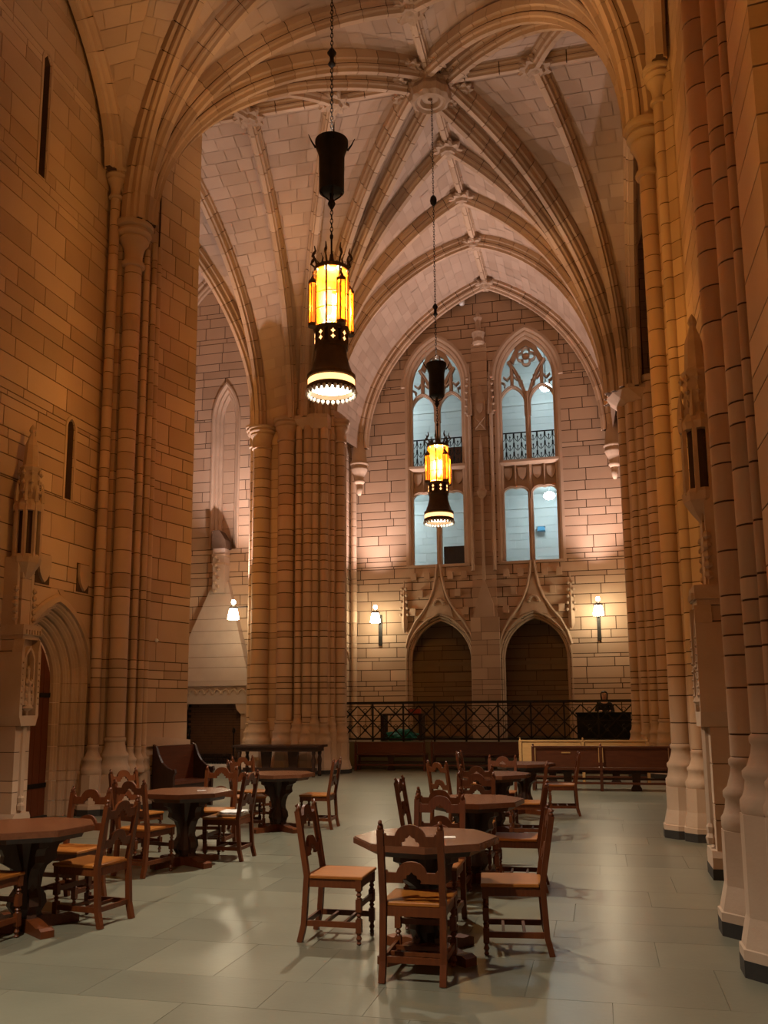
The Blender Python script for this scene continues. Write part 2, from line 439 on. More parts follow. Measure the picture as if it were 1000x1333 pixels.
# left bay far side and the near arm over the viewer
fan([((-13.2, 23.72, 9.5), G3, 72, 0, 1), ((-13.6, 22, 9.35), G2, 72, 0, 0), ((-13.6, 21.9, 9.35), G1, 72, 0, 0), ((-13.6, 21.9, 9.35), CL, 72, 0, 0), ((-14.2, 12.8, 9.9), H1, 78, 0, 0), ((-8.6, 12.8, 9.9), H1, 78, 0, 0)], 5)
def ridge(A, B):
    A, B = Vector(A), Vector(B); d = (B - A).normalized(); S = (-d.y, d.x, 0)
    rib_object([A.lerp(B, i / 8) for i in range(9)], S, prof=[(x * .85, y * .75) for x, y in RIB], vl=.75, name='ridge_rib')
RX = [CL, L3, L2, L1, CX, R1, R2, R3]
for A, B in zip(RX[:-1], RX[1:]): ridge(A, B)
RY = [N3, N2, N1, CX, F1, F2, F3, F4]
for A, B in zip(RY[:-1], RY[1:]): ridge(A, B)
for A, B in ((CL, G1), (G1, G2), (G2, G3)): ridge(A, B)
for p in (CL, L1, L2, L3, R1, R2, F1, F2, F3, F4, N1, N2, N3, G1, G2, G3): boss((p[0], p[1], ZR - .26), .33)
boss((XC, YC, ZR - .30), .46)
MB().lathe([(.20, .4), (.38, .34), (.44, .2), (.41, .06), (.33, 0), (.28, .05), (.22, .04), (.18, .12), (.05, .10), (.05, .4)], seg=40, fac=lambda a, j: 1 + (.05 * math.sin(10 * a) if j in (1, 2, 3) else 0), ring=True).ob('boss_ring', 'carved', ceiling, False, (XC, YC - .05, ZR - .70))
for k in range(8):
    a = PI / 8 + k * PI / 4; boss((XC + .72 * math.cos(a), YC + .72 * math.sin(a), ZR - .26), .2)
# plain barrel of the near arm, over and behind the viewer
def barrel(ya, yb, xa, xb, zs):
    hw = (xb - xa) / 2; xm = (xa + xb) / 2
    LA = [Vector((p[0], ya, p[2])) for p in rib_pts((xa, ya, zs), (xm, ya, ZR), 72)]; LB = [Vector((p[0], yb, p[2])) for p in LA]
    web(LA, LB, 91, 1.0, .5)
    LA = [Vector((p[0], ya, p[2])) for p in rib_pts((xb, ya, zs), (xm, ya, ZR), 72)]; LB = [Vector((p[0], yb, p[2])) for p in LA]
    web(LA, LB, 92, 1.0, .5)
barrel(8.2, -6.3, -8.0, 1.3, 9.9)
# closing panels between N3 and the barrel
for A, s in (((-7.84, 12.78, 10.85), -7.84), ((1.17, 11.72, 10.4), 1.22)):
    web(rib_pts(A, b(s, 7.6 if s < 0 else 7.2), 62), rib_pts(A, N4, 70), 95 + int(s))

# ------------------------------------------------------------------ walls
NEAR = lambda cu, cz: lambda u, z: (u - cu) ** 2 + (z - cz) ** 2
# left wall: faces +X; local u = Y, depth = -X
wl = struct(empty('wall_left', (-8.0, 0, 0), R(90)), 'warm ashlar stone wall with pointed doorway and slit windows')
DC, DA = 11.88, .60
door_hole = hole(DC, .93, 0, 2.05, 1.20)
slit1 = hole(10.93, .075, 9.72, 11.7, .12); slit2 = hole(12.02, .085, 4.88, 6.06, .14)
ashlar(wl, 7.6, 12.95, 0, 15.2, [door_hole, slit1, slit2], L=.82, seed=3, order=NEAR(11.3, 7))
ashlar(wl, -6.3, 7.6, 0, 15.2, L=1.3, seed=4, limit=0)
def P3(p, q, d): return (p, d, q)
def slit_frame(c, a, z0, zs, h, wall):
    fr = empty('slit_window', (c, 0, z0), 0, wall)
    path = [(-a - .02, 0)] + [(x, z - z0) for x, z in arch_pts(a + .02, zs, h + .02, 5)] + [(a + .02, 0)]
    MB().sweep([Vector((x, 0, z)) for x, z in path], (0, 1, 0), [(-.012, 0), (-.012, .05), (.10, .05), (.10, 0)]).ob('surround', 'stone_plain', fr)
    MB().box(-a - .03, a + .03, .15, .19, 0, zs + h - z0).ob('blind_back', 'stone_plain', fr)
    MB().prism([(-a - .02, 0), (a + .02, 0), (a + .02, .03), (-a - .02, .03)], lambda p, q, d: (p, d, q + (d - .0) * .25), 0, .27).ob('sill', 'stone_plain', fr)
slit_frame(10.93, .075, 9.72, 11.7, .12, wl); slit_frame(12.02, .085, 4.88, 6.06, .14, wl)
# door: stepped orders and a plank leaf
d1 = struct(empty('door_1', (-8.0, DC, 0), R(90)), 'dark red wooden door deep in a pointed stone arch')
def order(a, zs, h, d0, d1_, w, parent, mat='stone_plain', seg=6, roll_=True):
    """one arch order: jambs + voussoirs, ring of width w inside half width a, from depth d0 to d1"""
    grp = empty('arch_order', (0, d0, 0), 0, parent)
    prof = [(0, 0), (0, -w * .35), (.03, -w * .55), (.035, -w * .75), (.07, -w), (d1_ - d0, -w), (d1_ - d0, 0)]
    for s in (-1, 1):
        for za, zb in courses(0, zs):
            pts = [Vector((s * a, 0, za + .004)), Vector((s * a, 0, zb - .004))]
            if s > 0: pts = pts[::-1]
            MB().sweep(pts, (0, 1, 0), prof).ob('jamb_stone', mat, grp)
    ap = [Vector((x, 0, z)) for x, z in arch_pts(a, zs, h, seg * 2)]
    m = len(ap) - 1; k = 0
    while k < m:
        e = min(k + 2, m); seg_ = ap[k:e + 1]; k = e
        s0 = seg_[0].lerp(seg_[1], .03); s1 = seg_[-1].lerp(seg_[-2], .03)
        MB().sweep([s0] + seg_[1:-1] + [s1], (0, 1, 0), prof).ob('voussoir', mat, grp)
for i in range(4): order(.93 - i * .085, 2.05, 1.20 - i * .10, .0 + i * .11, .13 + i * .11, .085, d1)
MB().sweep([Vector((x, 0, z)) for x, z in arch_pts(.97, 2.05, 1.25, 12)], (0, 1, 0), [(-.05, -.03), (-.05, .05), (-.02, .08), (.03, .08), (.03, -.03)]).ob('hood_mould', 'stone_plain', d1)
MB().prism([(-.28, 3.12), (0, 3.27), (.28, 3.12), (.12, 3.6), (-.12, 3.6)], P3, .012, .1).ob('keystone', 'stone_plain', d1)
for k in range(7):
    x0 = -.6 + k * .1715; x1 = x0 + .165
    t0 = 2.05 + .92 * max(0, 1 - abs(x0) / .62) ** .62; t1 = 2.05 + .92 * max(0, 1 - abs(x1) / .62) ** .62
    MB().prism([(x0, .02), (x1, .02), (x1, t1), (x0, t0)], P3, .46, .51).ob('plank', 'wood_door', d1)
MB().box(-.6, .6, .445, .465, 1.83, 1.90).ob('strap_hinge', 'iron', d1); MB().box(-.6, .6, .445, .465, .45, .52).ob('strap_hinge', 'iron', d1)
MB().box(-.62, .62, .40, .52, 0, .03).ob('threshold', 'black_stone', d1)
# carved shields
def shield_poly(w, h): return [(-w, h), (w, h), (w, .2 * h), (w * .8, -.35 * h), (w * .4, -.75 * h), (0, -h), (-w * .4, -.75 * h), (-w * .8, -.35 * h), (-w, .2 * h)]
for y in (11.46, 12.52):
    s = tag(empty('carved_shield', (-7.995, y, 3.72), R(90)), 'blank carved stone shield %s above the pointed doorway' % ('nearest the pinnacle' if y < 12 else 'nearest the pier shafts'), 'shield', 'shields over the door')
    MB().box(-.17, .17, -.005, .01, -.23, .23).ob('panel', 'mortar', s)
    MB().prism(shield_poly(.15, .21), P3, -.045, .0).ob('shield_face', 'stone_plain', s)
# right wall: faces -X; local u = -Y, depth = +X
wr = struct(empty('wall_right', (1.32, 0, 0), R(-90)), 'golden ashlar wall running along the right side')
ashlar(wr, -12.0, -6.2, 0, 15.2, L=.82, seed=5, order=NEAR(-9.5, 6), limit=230)
ashlar(wr, -6.2, 6.3, 0, 15.2, L=1.3, seed=6, limit=0)
# rear wall behind the viewer
wq = struct(empty('wall_rear', (0, -6.3, 0), R(180)), 'stone wall behind the viewer'); ashlar(wq, -1.4, 8.1, 0, 15.2, L=1.3, seed=7, limit=0)
# far arm side walls
wfl = struct(empty('wall_left_far', (-7.45, 0, 0), R(90)), 'narrow stone side wall beside the far window wall')
ashlar(wfl, 22.6, 26.6, 0, 10.4, L=.8, seed=8, gap=.024); ashlar(wfl, 22.6, 26.6, 10.4, 15.0, seed=9, limit=0, core=.3)
wfr = struct(empty('wall_right_far', (.95, 0, 0), R(-90)), 'stone side wall right of the far windows')
ashlar(wfr, -26.6, -22.4, 0, 15.0, L=.9, seed=10, limit=0)
wra = struct(empty('wall_right_arm', (4.2, 0, 0), R(-90)), 'stone end wall of the right arm'); ashlar(wra, -22.4, -11.8, 0, 15.0, L=1.2, seed=31, limit=0)
wrb = struct(empty('wall_right_bay', (0, 22.7, 0)), 'far stone wall of the right arm'); ashlar(wrb, .95, 4.3, 0, 15.0, L=.9, seed=33, limit=0)
MB().box(1.3, 4.4, 11.5, 23.0, 15.05, 15.2).ob('arm_soffit', 'stone_plain', ceiling)
# hearth wall (left bay), faces -Y
wh = struct(empty('wall_hearth', (0, 23.8, 0), 0), 'pale pink ashlar wall above the great fireplace')
niche = hole(-10.58, .40, 6.3, 10.3, 1.05)
hearth_hole = hole(-10.78, .95, 0, 1.80, .03)
ashlar(wh, -14.6, -8.2, 0, 15.0, [niche, hearth_hole], L=.8, seed=11, gap=.022, order=NEAR(-10.5, 7), limit=280)
wlb = struct(empty('wall_left_bay', (-14.6, 0, 0), R(90)), 'stone wall closing the left bay'); ashlar(wlb, 8, 24.4, 0, 15.0, L=1.3, seed=12, limit=0)
wnb = struct(empty('wall_near_bay', (0, 10.5, 0), R(180)), 'near stone wall of the left bay'); ashlar(wnb, 8.4, 14.6, 0, 15, L=1.3, seed=32, limit=0)
# blind lancet niche in the hearth wall
nz = tag(empty('blind_lancet', (-10.58, 23.8, 6.3)), 'tall blind pointed niche in the wall above the fireplace hood', 'niche')
for i in range(3):
    a = .46 - i * .085; path = [(-a, 0)] + [(x, z - 6.3) for x, z in arch_pts(a, 10.3, 1.15 - i * .14, 8)] + [(a, 0)]
    MB().sweep([Vector((x, 0, z)) for x, z in path], (0, 1, 0), [(-.03 + i * .1, 0), (-.03 + i * .1, -.05), (.03 + i * .1, -.09), (.12 + i * .1, -.09), (.12 + i * .1, 0)]).ob('moulding', 'stone_plain', nz)
for za, zb in courses(6.3, 11.2): MB().box(-.42, .42, .33, .4, za - 6.3 + .006, zb - 6.3 - .006).ob('back_stone', 'stone', nz)

# ------------------------------------------------------------------ piers
BASE_P = [(1.55, 0), (1.62, .03), (1.62, .10), (1.5, .13), (1.42, .17), (1.36, .24), (1.46, .27), (1.46, .31), (1.25, .345), (1.1, .44), (1.02, .50), (1.14, .52), (1.14, .56), (1.0, .58)]
CAP_P = [(1.0, 0), (1.20, .01), (1.26, .05), (1.20, .09), (1.04, .10), (1.05, .20), (1.10, .30), (1.25, .40), (1.48, .46), (1.50, .49), (1.36, .50), (1.36, .53), (1.62, .56), (1.70, .60), (1.62, .645), (1.50, .65), (1.50, .67), (1.78, .69), (1.85, .73), (1.80, .78)]
def shaft(pier, x, y, r, z0, z1, cap=True, gap=.014, plinth=True, base_h=None, capscale=1.0, zb=None):
    """a round shaft of separate drums with moulded base and bell capital; pier local coords"""
    sc = r / .15; bh = .58 * min(1, .55 + sc * .45)
    zbm = zb if zb is not None else .62
    cs = courses(zbm + bh, z1)
    d = unit_drum()
    for a, b_ in cs: mk('shaft_drum', d, pier, (x, y, (a + b_) / 2), scale=(r, r, b_ - a - gap))
    mk('shaft_core', unit_drum('mortar', 12), pier, (x, y, (zbm + z1) / 2), scale=(r * .93, r * .93, z1 - zbm))
    me = autosmooth(MB().lathe([(q * r if q <= 1.15 else r + (q - 1) * .15 * min(1, r / .12 + .3), z * bh / .58) for q, z in BASE_P], seg=16).mesh('base', 'stone_plain'), 50)
    mk('shaft_base', me, pier, (x, y, zbm))
    if plinth:
        rr_ = r + .15 * .66 * min(1, r / .12 + .3)
        pl = MB().lathe([(rr_ * 1.30, 0), (rr_ * 1.30, .16), (rr_ * 1.22, .165), (rr_ * 1.20, .19), (rr_ * 1.08, .30), (rr_ * 1.03, .34), (rr_ * 1.02, zbm)], seg=8)
        mk('plinth', pl.mesh('plinth', 'stone_plain'), pier, (x, y, 0), R(22.5))
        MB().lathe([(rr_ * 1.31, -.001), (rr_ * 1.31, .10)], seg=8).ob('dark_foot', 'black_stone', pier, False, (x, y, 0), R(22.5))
    if cap:
        me = autosmooth(MB().lathe([(q * r if q <= 1.05 else r + (q - 1) * .21 * capscale, z * capscale) for q, z in CAP_P], seg=20).mesh('capital', 'stone_plain'), 40)
        mk('capital', me, pier, (x, y, z1))
def pier(label, x, y, poly, z1, group='stone piers of the hall', core_mat='stone_plain', core_courses=True):
    p = struct(empty('stone_pier', (x, y, 0)), label)
    q = [(a - x, c - y) for a, c in poly]
    cs = courses(0, z1)
    if core_courses:
        for a, b_ in cs: MB().prism(q, lambda u, v, d: (u, v, d), a + .006, b_ - .006).ob('core_stone', 'stone', p)
        cx = sum(u for u, v in q) / len(q); cy = sum(v for u, v in q) / len(q)
        MB().prism([(cx + (u - cx) * .985, cy + (v - cy) * .985) for u, v in q], lambda u, v, d: (u, v, d), 0, z1).ob('core_joints', 'mortar', p)
    else: MB().prism(q, lambda u, v, d: (u, v, d), 0, z1).ob('core', core_mat, p)
    return p
# near left pier
px_, py_ = -7.6, 13.2
pnl = pier('near left pier with tall round shafts beside the pointed door', px_, py_, [(-8.05, 12.9), (-7.78, 12.95), (-7.7, 13.2), (-7.5, 13.3), (-7.46, 13.62), (-7.3, 14.25), (-7.3, 14.75), (-8.05, 14.8)], 15.0)
for X, Y, r_, zt, cp in ((-7.86, 12.80, .085, 10.45, 1), (-7.60, 13.02, .150, 9.24, 1), (-7.47, 13.27, .055, 9.7, 0), (-7.41, 13.42, .05, 9.9, 0), (-7.42, 13.58, .06, 9.9, 0)):
    shaft(pnl, X - px_, Y - py_, r_, 0, zt, cp, capscale=1.03 if r_ > .1 else .7, plinth=r_ > .053)
# splayed face of that pier
fx0, fy0, fx1, fy1 = -7.42, 13.62, -7.13, 14.62
ang = math.atan2(fy1 - fy0, fx1 - fx0)
wsp = struct(empty('wall_splay', (fx0, fy0, 0), ang), 'splayed stone face of the near left pier'); flen = math.hypot(fx1 - fx0, fy1 - fy0)
ashlar(wsp, 0, flen, 0, 15.0, L=.55, seed=14, core=.9)
MB().prism([(-.02, 1.02), (flen + .03, 1.02), (flen + .03, 1.10), (-.02, 1.20)], P3, -.06, .1).ob('sill_course', 'stone_plain', wsp)
# near right pier
px_, py_ = 1.15, 11.9
pnr = pier('near right pier with golden round shaft and big bell capital', px_, py_, [(1.0, 12.2), (1.12, 11.72), (1.3, 11.55), (2.2, 11.5), (2.2, 12.5), (1.05, 12.5)], 15.0)
for X, Y, r_, zt, cp in ((.98, 12.0, .12, 8.95, 1), (1.16, 11.72, .085, 9.85, 1), (1.05, 12.3, .06, 9.7, 0)):
    shaft(pnr, X - px_, Y - py_, r_, 0, zt, cp, capscale=1.03 if r_ > .1 else .7)
# second right pier, closest to the viewer
px_, py_ = 1.2, 6.6
pn2 = pier('closest right pier with clustered shafts cut by the picture edge', px_, py_, [(1.08, 7.2), (1.10, 6.75), (1.02, 6.62), (1.02, 6.45), (1.09, 6.35), (1.09, 5.75), (1.0, 5.6), (1.0, 4.9), (2.0, 4.8), (2.0, 7.5), (1.25, 7.5)], 15.0)
for X, Y, r_ in ((1.04, 7.1, .118), (1.02, 6.08, .10), (1.035, 5.9, .04), (1.035, 6.27, .04)):
    shaft(pn2, X - px_, Y - py_, r_, 0, 15.0, False, zb=.72 if r_ > .1 else .95)
# far left cluster pier
px_, py_ = -7.7, 22.3
pfl = pier('big clustered pier behind the dark library table', px_, py_, [(-9.0, 22.1), (-8.75, 21.95), (-7.7, 21.85), (-7.45, 21.75), (-6.75, 21.85), (-6.55, 22.2), (-6.5, 22.7), (-7.3, 23.4), (-9.0, 23.75)], 9.6)
for X, Y, r_, zt, cp in ((-8.98, 22.15, .12, 8.75, 1), (-8.66, 21.90, .245, 8.6, 1), (-7.90, 21.75, .225, 8.72, 1), (-7.52, 21.68, .09, 9.6, 0), (-7.27, 21.68, .12, 9.6, 0), (-7.08, 21.72, .09, 9.6, 0), (-6.86, 21.80, .11, 9.6, 0), (-6.68, 21.95, .06, 9.6, 0), (-6.52, 22.15, .13, 8.7, 1)):
    shaft(pfl, X - px_, Y - py_, r_, 0, zt, cp, gap=.024, capscale=.8 if r_ > .11 else .55, zb=.75 if r_ > .1 else 1.0)
# far right pier
px_, py_ = 1.3, 22.0
pfr = pier('dark far right pier beyond the long pews', px_, py_, [(.85, 22.3), (.95, 21.8), (1.3, 21.6), (2.2, 21.5), (2.6, 21.6), (2.6, 22.5), (.9, 22.5)], 9.6)
for X, Y, r_ in ((.86, 22.1, .13), (1.06, 21.8, .10), (1.26, 21.7, .12), (1.52, 21.55, .21), (1.82, 21.5, .10), (2.1, 21.45, .2)):
    shaft(pfr, X - px_, Y - py_, r_, 0, 9.6, False, gap=.024, zb=.75)
def impost(pier_, px, py, lo, hi, z0, z1):
    m = MB(); k = len(lo)
    for pts, z in ((lo, z0), (hi, z1 - .1), (hi, z1)): m.v += [(x - px, y - py, z) for x, y in pts]
    for r_ in range(2):
        for i in range(k): j = (i + 1) % k; m.f.append((r_ * k + i, r_ * k + j, (r_ + 1) * k + j, (r_ + 1) * k + i))
    m.f += [tuple(range(k))[::-1], tuple(2 * k + i for i in range(k))]; m.ob('impost', 'stone_plain', pier_)
impost(pfr, 1.3, 22.0, [(.85, 22.6), (.78, 22.1), (.95, 21.7), (1.3, 21.5), (1.5, 21.7), (1.5, 22.6)], [(.6, 22.65), (.48, 22.05), (.62, 21.52), (1.0, 21.32), (1.5, 21.4), (1.5, 22.65)], 9.02, 9.36)
impost(pfl, -7.7, 22.3, [(-7.62, 22.0), (-7.5, 21.66), (-7.1, 21.62), (-6.75, 21.75), (-6.6, 22.1), (-6.7, 22.6)], [(-7.7, 22.0), (-7.6, 21.5), (-7.05, 21.42), (-6.7, 21.56), (-6.68, 22.0), (-6.7, 22.65)], 9.02, 9.36)
# corbel capitals in the corners of the far wall
for X, lab in ((-7.08, 'conical stone corbel capital at the left corner of the window wall'), (.72, 'conical stone corbel capital at the right corner of the window wall')):
    c = tag(empty('stone_corbel', (X, 26.2, 8.6)), lab, 'corbel', 'corbels of the window wall')
    autos = MB().lathe([(.10, 0), (.17, .06), (.17, .12), (.13, .16), (.2, .34), (.26, .46), (.27, .52), (.22, .55), (.29, .62), (.30, .68), (.26, .70)], seg=16).ob('capital', 'stone_plain', c, True)
    MB().lathe([(.25, .70), (.22, 1.05), (.13, 1.5), (.04, 1.85), (0, 1.9)], seg=12).ob('cone', 'stone', c, True)
    MB().lathe([(.05, -.35), (.09, -.2), (.10, 0)], seg=10).ob('pendant', 'stone_plain', c, True)
corner = struct(empty('corner_shaft', (-7.3, 26.32, .72)), 'thin round shaft in the left corner of the window wall')
for a, b_ in courses(.9, 9.4): mk('shaft_drum', unit_drum(), corner, (0, 0, (a + b_) / 2 - .72), scale=(.09, .09, b_ - a - .016))
MB().lathe([(.13, 0), (.14, .1), (.1, .18)], seg=12).ob('shaft_base', 'stone_plain', corner)

# ------------------------------------------------------------------ window wall
YB = 26.5
wb = struct(empty('wall_back', (0, YB, 0)), 'pale pink ashlar gable wall with two tall traceried windows')
WC = (-4.64, -1.79); WA = .97
holes = []
for c in WC: holes += [hole(c, 1.0, .72, 3.05, 1.32), hole(c, WA, 5.98, 11.75, 1.5)]
def gable(z):
    if z <= 9.6: return (-7.6, 1.0)
    if z >= 14.9: return None
    t = math.asin(min(1, (z - 9.75) / (15.2 - 9.75) * math.sin(R(68)))) if z > 9.75 else 0
    q = (1 - math.cos(t)) / (1 - math.cos(R(68))); return (-7.6 + 4.4 * q, 1.0 - 3.75 * q)
ashlar(wb, -7.6, 1.0, 0, 14.95, holes, L=.85, seed=15, gap=.024, order=NEAR(-3.2, 7), limit=300, core=.62, top=gable)
def fpath(pts): return [Vector((x, 0, z)) for x, z in pts]
def bar(root, pts, w=.09, d0=.16, d1=.34, mat='stone_plain', name='tracery_bar'):
    return MB().sweep(fpath(pts), (0, 1, 0), [(d0, -w / 2), (d0, -w / 6), (d0 - .03, 0), (d0, w / 6), (d0, w / 2), (d1, w / 2), (d1, -w / 2)]).ob(name, mat, root)
def make_window(n, c):
    w = struct(empty('window_%d' % n, (c, YB, 0)), 'tall pointed two-light stone window %s the central buttress' % ('left of' if n == 1 else 'right of'))
    for i, (a, d0, d1_, pr) in enumerate(((WA + .13, -.09, .05, .12), (WA + .02, -.03, .12, .12), (WA - .08, .06, .24, .10))):
        h = 1.66 - i * .12; z0 = 5.95
        path = ([(-a, z0)] if i else []) + arch_pts(a, 11.75, h, 12) + ([(a, z0)] if i else [])
        MB().sweep(fpath(path), (0, 1, 0), [(d0, .02), (d0, -pr * .5), (d0 + .03, -pr), (d1_, -pr), (d1_, .02)]).ob('arch_moulding', 'stone_plain', w)
    bar(w, [(0, 5.98), (0, 11.35)], .15, .14, .40, name='mullion')
    for s in (-1, 1):
        m = s * .46
        # lancet head, super mullion, Y bar, cusps
        bar(w, [(m - .40, 10.6)] + [(m + x, z) for x, z in arch_pts(.40, 11.0, .56, 6)] + [(m + .40, 10.6)], .08, name='lancet_head')
        bar(w, [(m, 11.55), (m, 12.15)], .10, name='super_mullion')
        bar(w, [(s * .03, 11.2), (s * .16, 11.6), (s * .33, 12.0), (s * .56, 12.38)], .10)
        for q in (-1, 1):
            x = m + q * .2
            bar(w, [(x - q * .16, 11.9), (x - q * .05, 11.78), (x + q * .06, 11.88)], .035, name='cusp')
            bar(w, [(x + q * .13, 11.72), (x + q * .02, 11.66), (x + q * .04, 11.56)], .035, name='cusp')
        # lower light: segmental head
        mm = s * .44; sp = [(mm - .42, 7.9)] + [(mm + x, z) for x, z in arch_pts(.42, 8.02, .27, 6)] + [(mm + .42, 7.9)]
        MB().prism([(mm + .46 * (1 if s > 0 else 1), 9.02), (mm - .46, 9.02), (mm - .46, 7.9)] + sp + [(mm + .46, 7.9)], P3, .22, .40).ob('spandrel', 'stone_plain', w)
        bar(w, sp, .07, .10, .24, name='light_head')
        for q in (-.21, .21):
            sh = MB().prism([(mm + q + x, 8.72 + z) for x, z in shield_poly(.13, .19)], P3, .14, .24).ob('shield', 'stone_plain', w)
        bar(w, [(mm, 8.28), (mm, 9.05)], .06, .12, .26)
    MB().sweep([Vector((-WA, 0, 9.06)), Vector((WA, 0, 9.06))], (0, 1, 0), [(-.02, .08), (-.02, 0), (.06, -.07), (.4, -.07), (.4, .08)]).ob('balcony_sill', 'stone_plain', w)
    MB().prism([(-WA, 5.9), (WA, 5.9), (WA, 5.98), (-WA, 5.98)], P3, -.06, .5).ob('sill', 'stone_plain', w)
    # eyelet of four lobes at the top
    for k in range(4):
        a0 = PI / 2 * k; ctr = (.155 * math.cos(a0), 12.50 + .155 * math.sin(a0))
        bar(w, [(ctr[0] + .12 * math.cos(a0 + t), ctr[1] + .12 * math.sin(a0 + t)) for t in [R(x) for x in range(-125, 126, 25)]][::-1], .05, name='quatrefoil')
    MB().lathe([(.10, -.03), (.12, 0), (.10, .03), (0, .04)], seg=14).ob('rosette', 'carved', w, True, (0, .2, 12.5)).rotation_euler = (R(90), 0, 0)
    MB().prism([(-.52, 12.42), (-.40, 12.3), (-.22, 12.72), (0, 12.86), (.22, 12.72), (.40, 12.3), (.52, 12.42), (.30, 12.86), (0, 13.12), (-.30, 12.86)], P3, .2, .34).ob('head_panel', 'stone_plain', w)
    return w
for n, c in enumerate(WC): make_window(n + 1, c)
# iron balcony rails in the upper lights
def balcony(c, lab):
    r_ = tag(empty('balcony_railing', (c, YB + .46, 9.14)), lab, 'railing', 'iron balcony railings')
    MB().box(-.98, .98, -.02, .02, .97, 1.0).ob('top_rail', 'iron', r_); MB().box(-.98, .98, -.02, .02, .02, .05).ob('bottom_rail', 'iron', r_)
    for i in range(9):
        x = -.96 + i * .24
        MB().box(x - .011, x + .011, -.012, .012, .05, .97).ob('baluster', 'iron', r_)
    for i in range(8):
        x = -.84 + i * .24
        for j in range(3):
            z = .12 + j * .29
            MB().tube([(x - .105, 0, z + .26), (x - .10, 0, z + .13), (x - .05, 0, z + .05), (x, 0, z), (x + .05, 0, z + .05), (x + .10, 0, z + .13), (x + .105, 0, z + .26)], .011, 5).ob('scroll', 'iron', r_)
            MB().prism([(x - .012, z + .03), (x + .012, z + .03), (x + .012, z + .14), (x + .03, z + .14), (x, z + .2), (x - .03, z + .14), (x - .012, z + .14)], P3, -.008, .008).ob('spear', 'iron', r_)
balcony(WC[0], 'black scrolled iron railing in the left traceried window'); balcony(WC[1], 'black scrolled iron railing in the right traceried window')
# doorway arches, ogee hood, corbel blocks
for n, c in enumerate(WC):
    side = 'left' if n == 0 else 'right'
    a_ = struct(empty('trim_%d' % (n + 1), (c, YB, 0)), 'moulded %s doorway arch with ogee hood' % side)
    for i in range(3):
        a = 1.08 - i * .055
        pr = [(-.05 + i * .09, .0), (-.05 + i * .09, -.03), (-.02 + i * .09, -.055), (.09 + i * .09, -.055), (.09 + i * .09, 0)]
        ap = fpath(arch_pts(a, 3.05, 1.42 - i * .08, 10))
        for k in range(0, 20, 2): MB().sweep([ap[k].lerp(ap[k + 1], .03), ap[k + 1], ap[k + 2].lerp(ap[k + 1], .03)], (0, 1, 0), pr).ob('voussoir', 'stone_plain', a_)
        for s in (-1, 1):
            for za, zb in courses(.72, 3.05):
                q = [Vector((s * a, 0, za + .006)), Vector((s * a, 0, zb - .006))]
                MB().sweep(q if s < 0 else q[::-1], (0, 1, 0), pr).ob('jamb_stone', 'stone_plain', a_)
    og = [(-1.06, 3.45), (-.96, 3.82), (-.76, 4.2), (-.5, 4.53), (-.30, 4.85), (-.17, 5.2), (-.09, 5.6), (-.05, 5.98)]
    for s in (-1, 1):
        pts = og if s < 0 else [(-x, z) for x, z in og[::-1]]
        MB().sweep(fpath(pts), (0, 1, 0), [(-.08, .03), (-.10, 0), (-.07, -.03), (-.03, -.035), (-.02, -.06), (.02, -.06), (.02, .05)]).ob('ogee_hood', 'stone_plain', a_)
    MB().prism([(-.42, 4.34), (-.2, 4.40), (0, 4.44), (.2, 4.40), (.42, 4.34), (.34, 4.66), (.18, 4.95), (.07, 5.4), (0, 5.6), (-.07, 5.4), (-.18, 4.95), (-.34, 4.66)], P3, -.05, .02).ob('tympanum', 'carved', a_)
    for k in range(9):
        a0 = R(20 + k * 17.5); MB().lathe([(0, -.05), (.05, -.03), (.06, 0), (.04, .03), (0, .05)], seg=8).ob('carved_leaf', 'carved', a_, True, (.16 * math.cos(a0), -.06, 4.66 + .24 * math.sin(a0)))
    for x, z in ((-.78, 5.62), (-.36, 5.62), (.36, 5.62), (.78, 5.62), (-.58, 5.08), (.58, 5.08), (-.82, 4.52), (.82, 4.52)):
        MB().box(x - .085, x + .085, -.12, .02, z - .11, z + .11).ob('corbel_block', 'stone', a_)
for X, lab in ((-5.72, 'left'), (-.70, 'right')):
    pn = tag(empty('crocket_pinnacle', (X, YB - .1, 4.3)), 'small crocketed stone pinnacle on the %s jamb of the doorways' % lab, 'pinnacle', 'jamb pinnacles')
    MB().lathe([(.09, 0), (.08, .35), (.055, .8), (.01, 1.2), (0, 1.22)], seg=4).ob('spirelet', 'carved', pn)
    for k in range(5):
        for s in (-1, 1): MB().lathe([(0, -.06), (.05, -.02), (.045, .03), (0, .05)], seg=6).ob('crocket', 'carved', pn, True, (s * (.11 - k * .012), -.03, .15 + k * .2))
    MB().lathe([(.03, -.4), (.09, -.25), (.1, 0)], seg=4).ob('corbel_foot', 'carved', pn)
# central buttress between the windows
bt = struct(empty('central_buttress', (-3.24, YB, .72)), 'stone buttress with gablet and finials between the two windows')
for za, zb in courses(.72, 4.3):
    for x0, x1 in (((-.43, .05), (.05, .43)) if rnd.random() < .5 else ((-.43, -.12), (-.12, .43))): MB().box(x0 + .006, x1 - .006, -.2, .1, za - .72 + .006, zb - .72 - .006).ob('stone_block', 'stone', bt)
MB().box(-.42, .42, -.185, .1, 0, 3.58).ob('joint_core', 'mortar', bt)
MB().prism([(-.27, 3.58), (.27, 3.58), (.27, 3.95), (0, 4.75), (-.27, 3.95)], P3, -.2, .1).ob('gablet', 'stone_plain', bt)
for za, zb in courses(4.3, 8.2): MB().box(-.36, .36, -.06, .1, za - .72 + .006, zb - .72 - .006).ob('stone_block', 'stone', bt)
for za, zb in courses(8.2, 13.0): MB().box(-.24, .24, -.06, .1, za - .72 + .006, zb - .72 - .006).ob('stone_block', 'stone', bt)
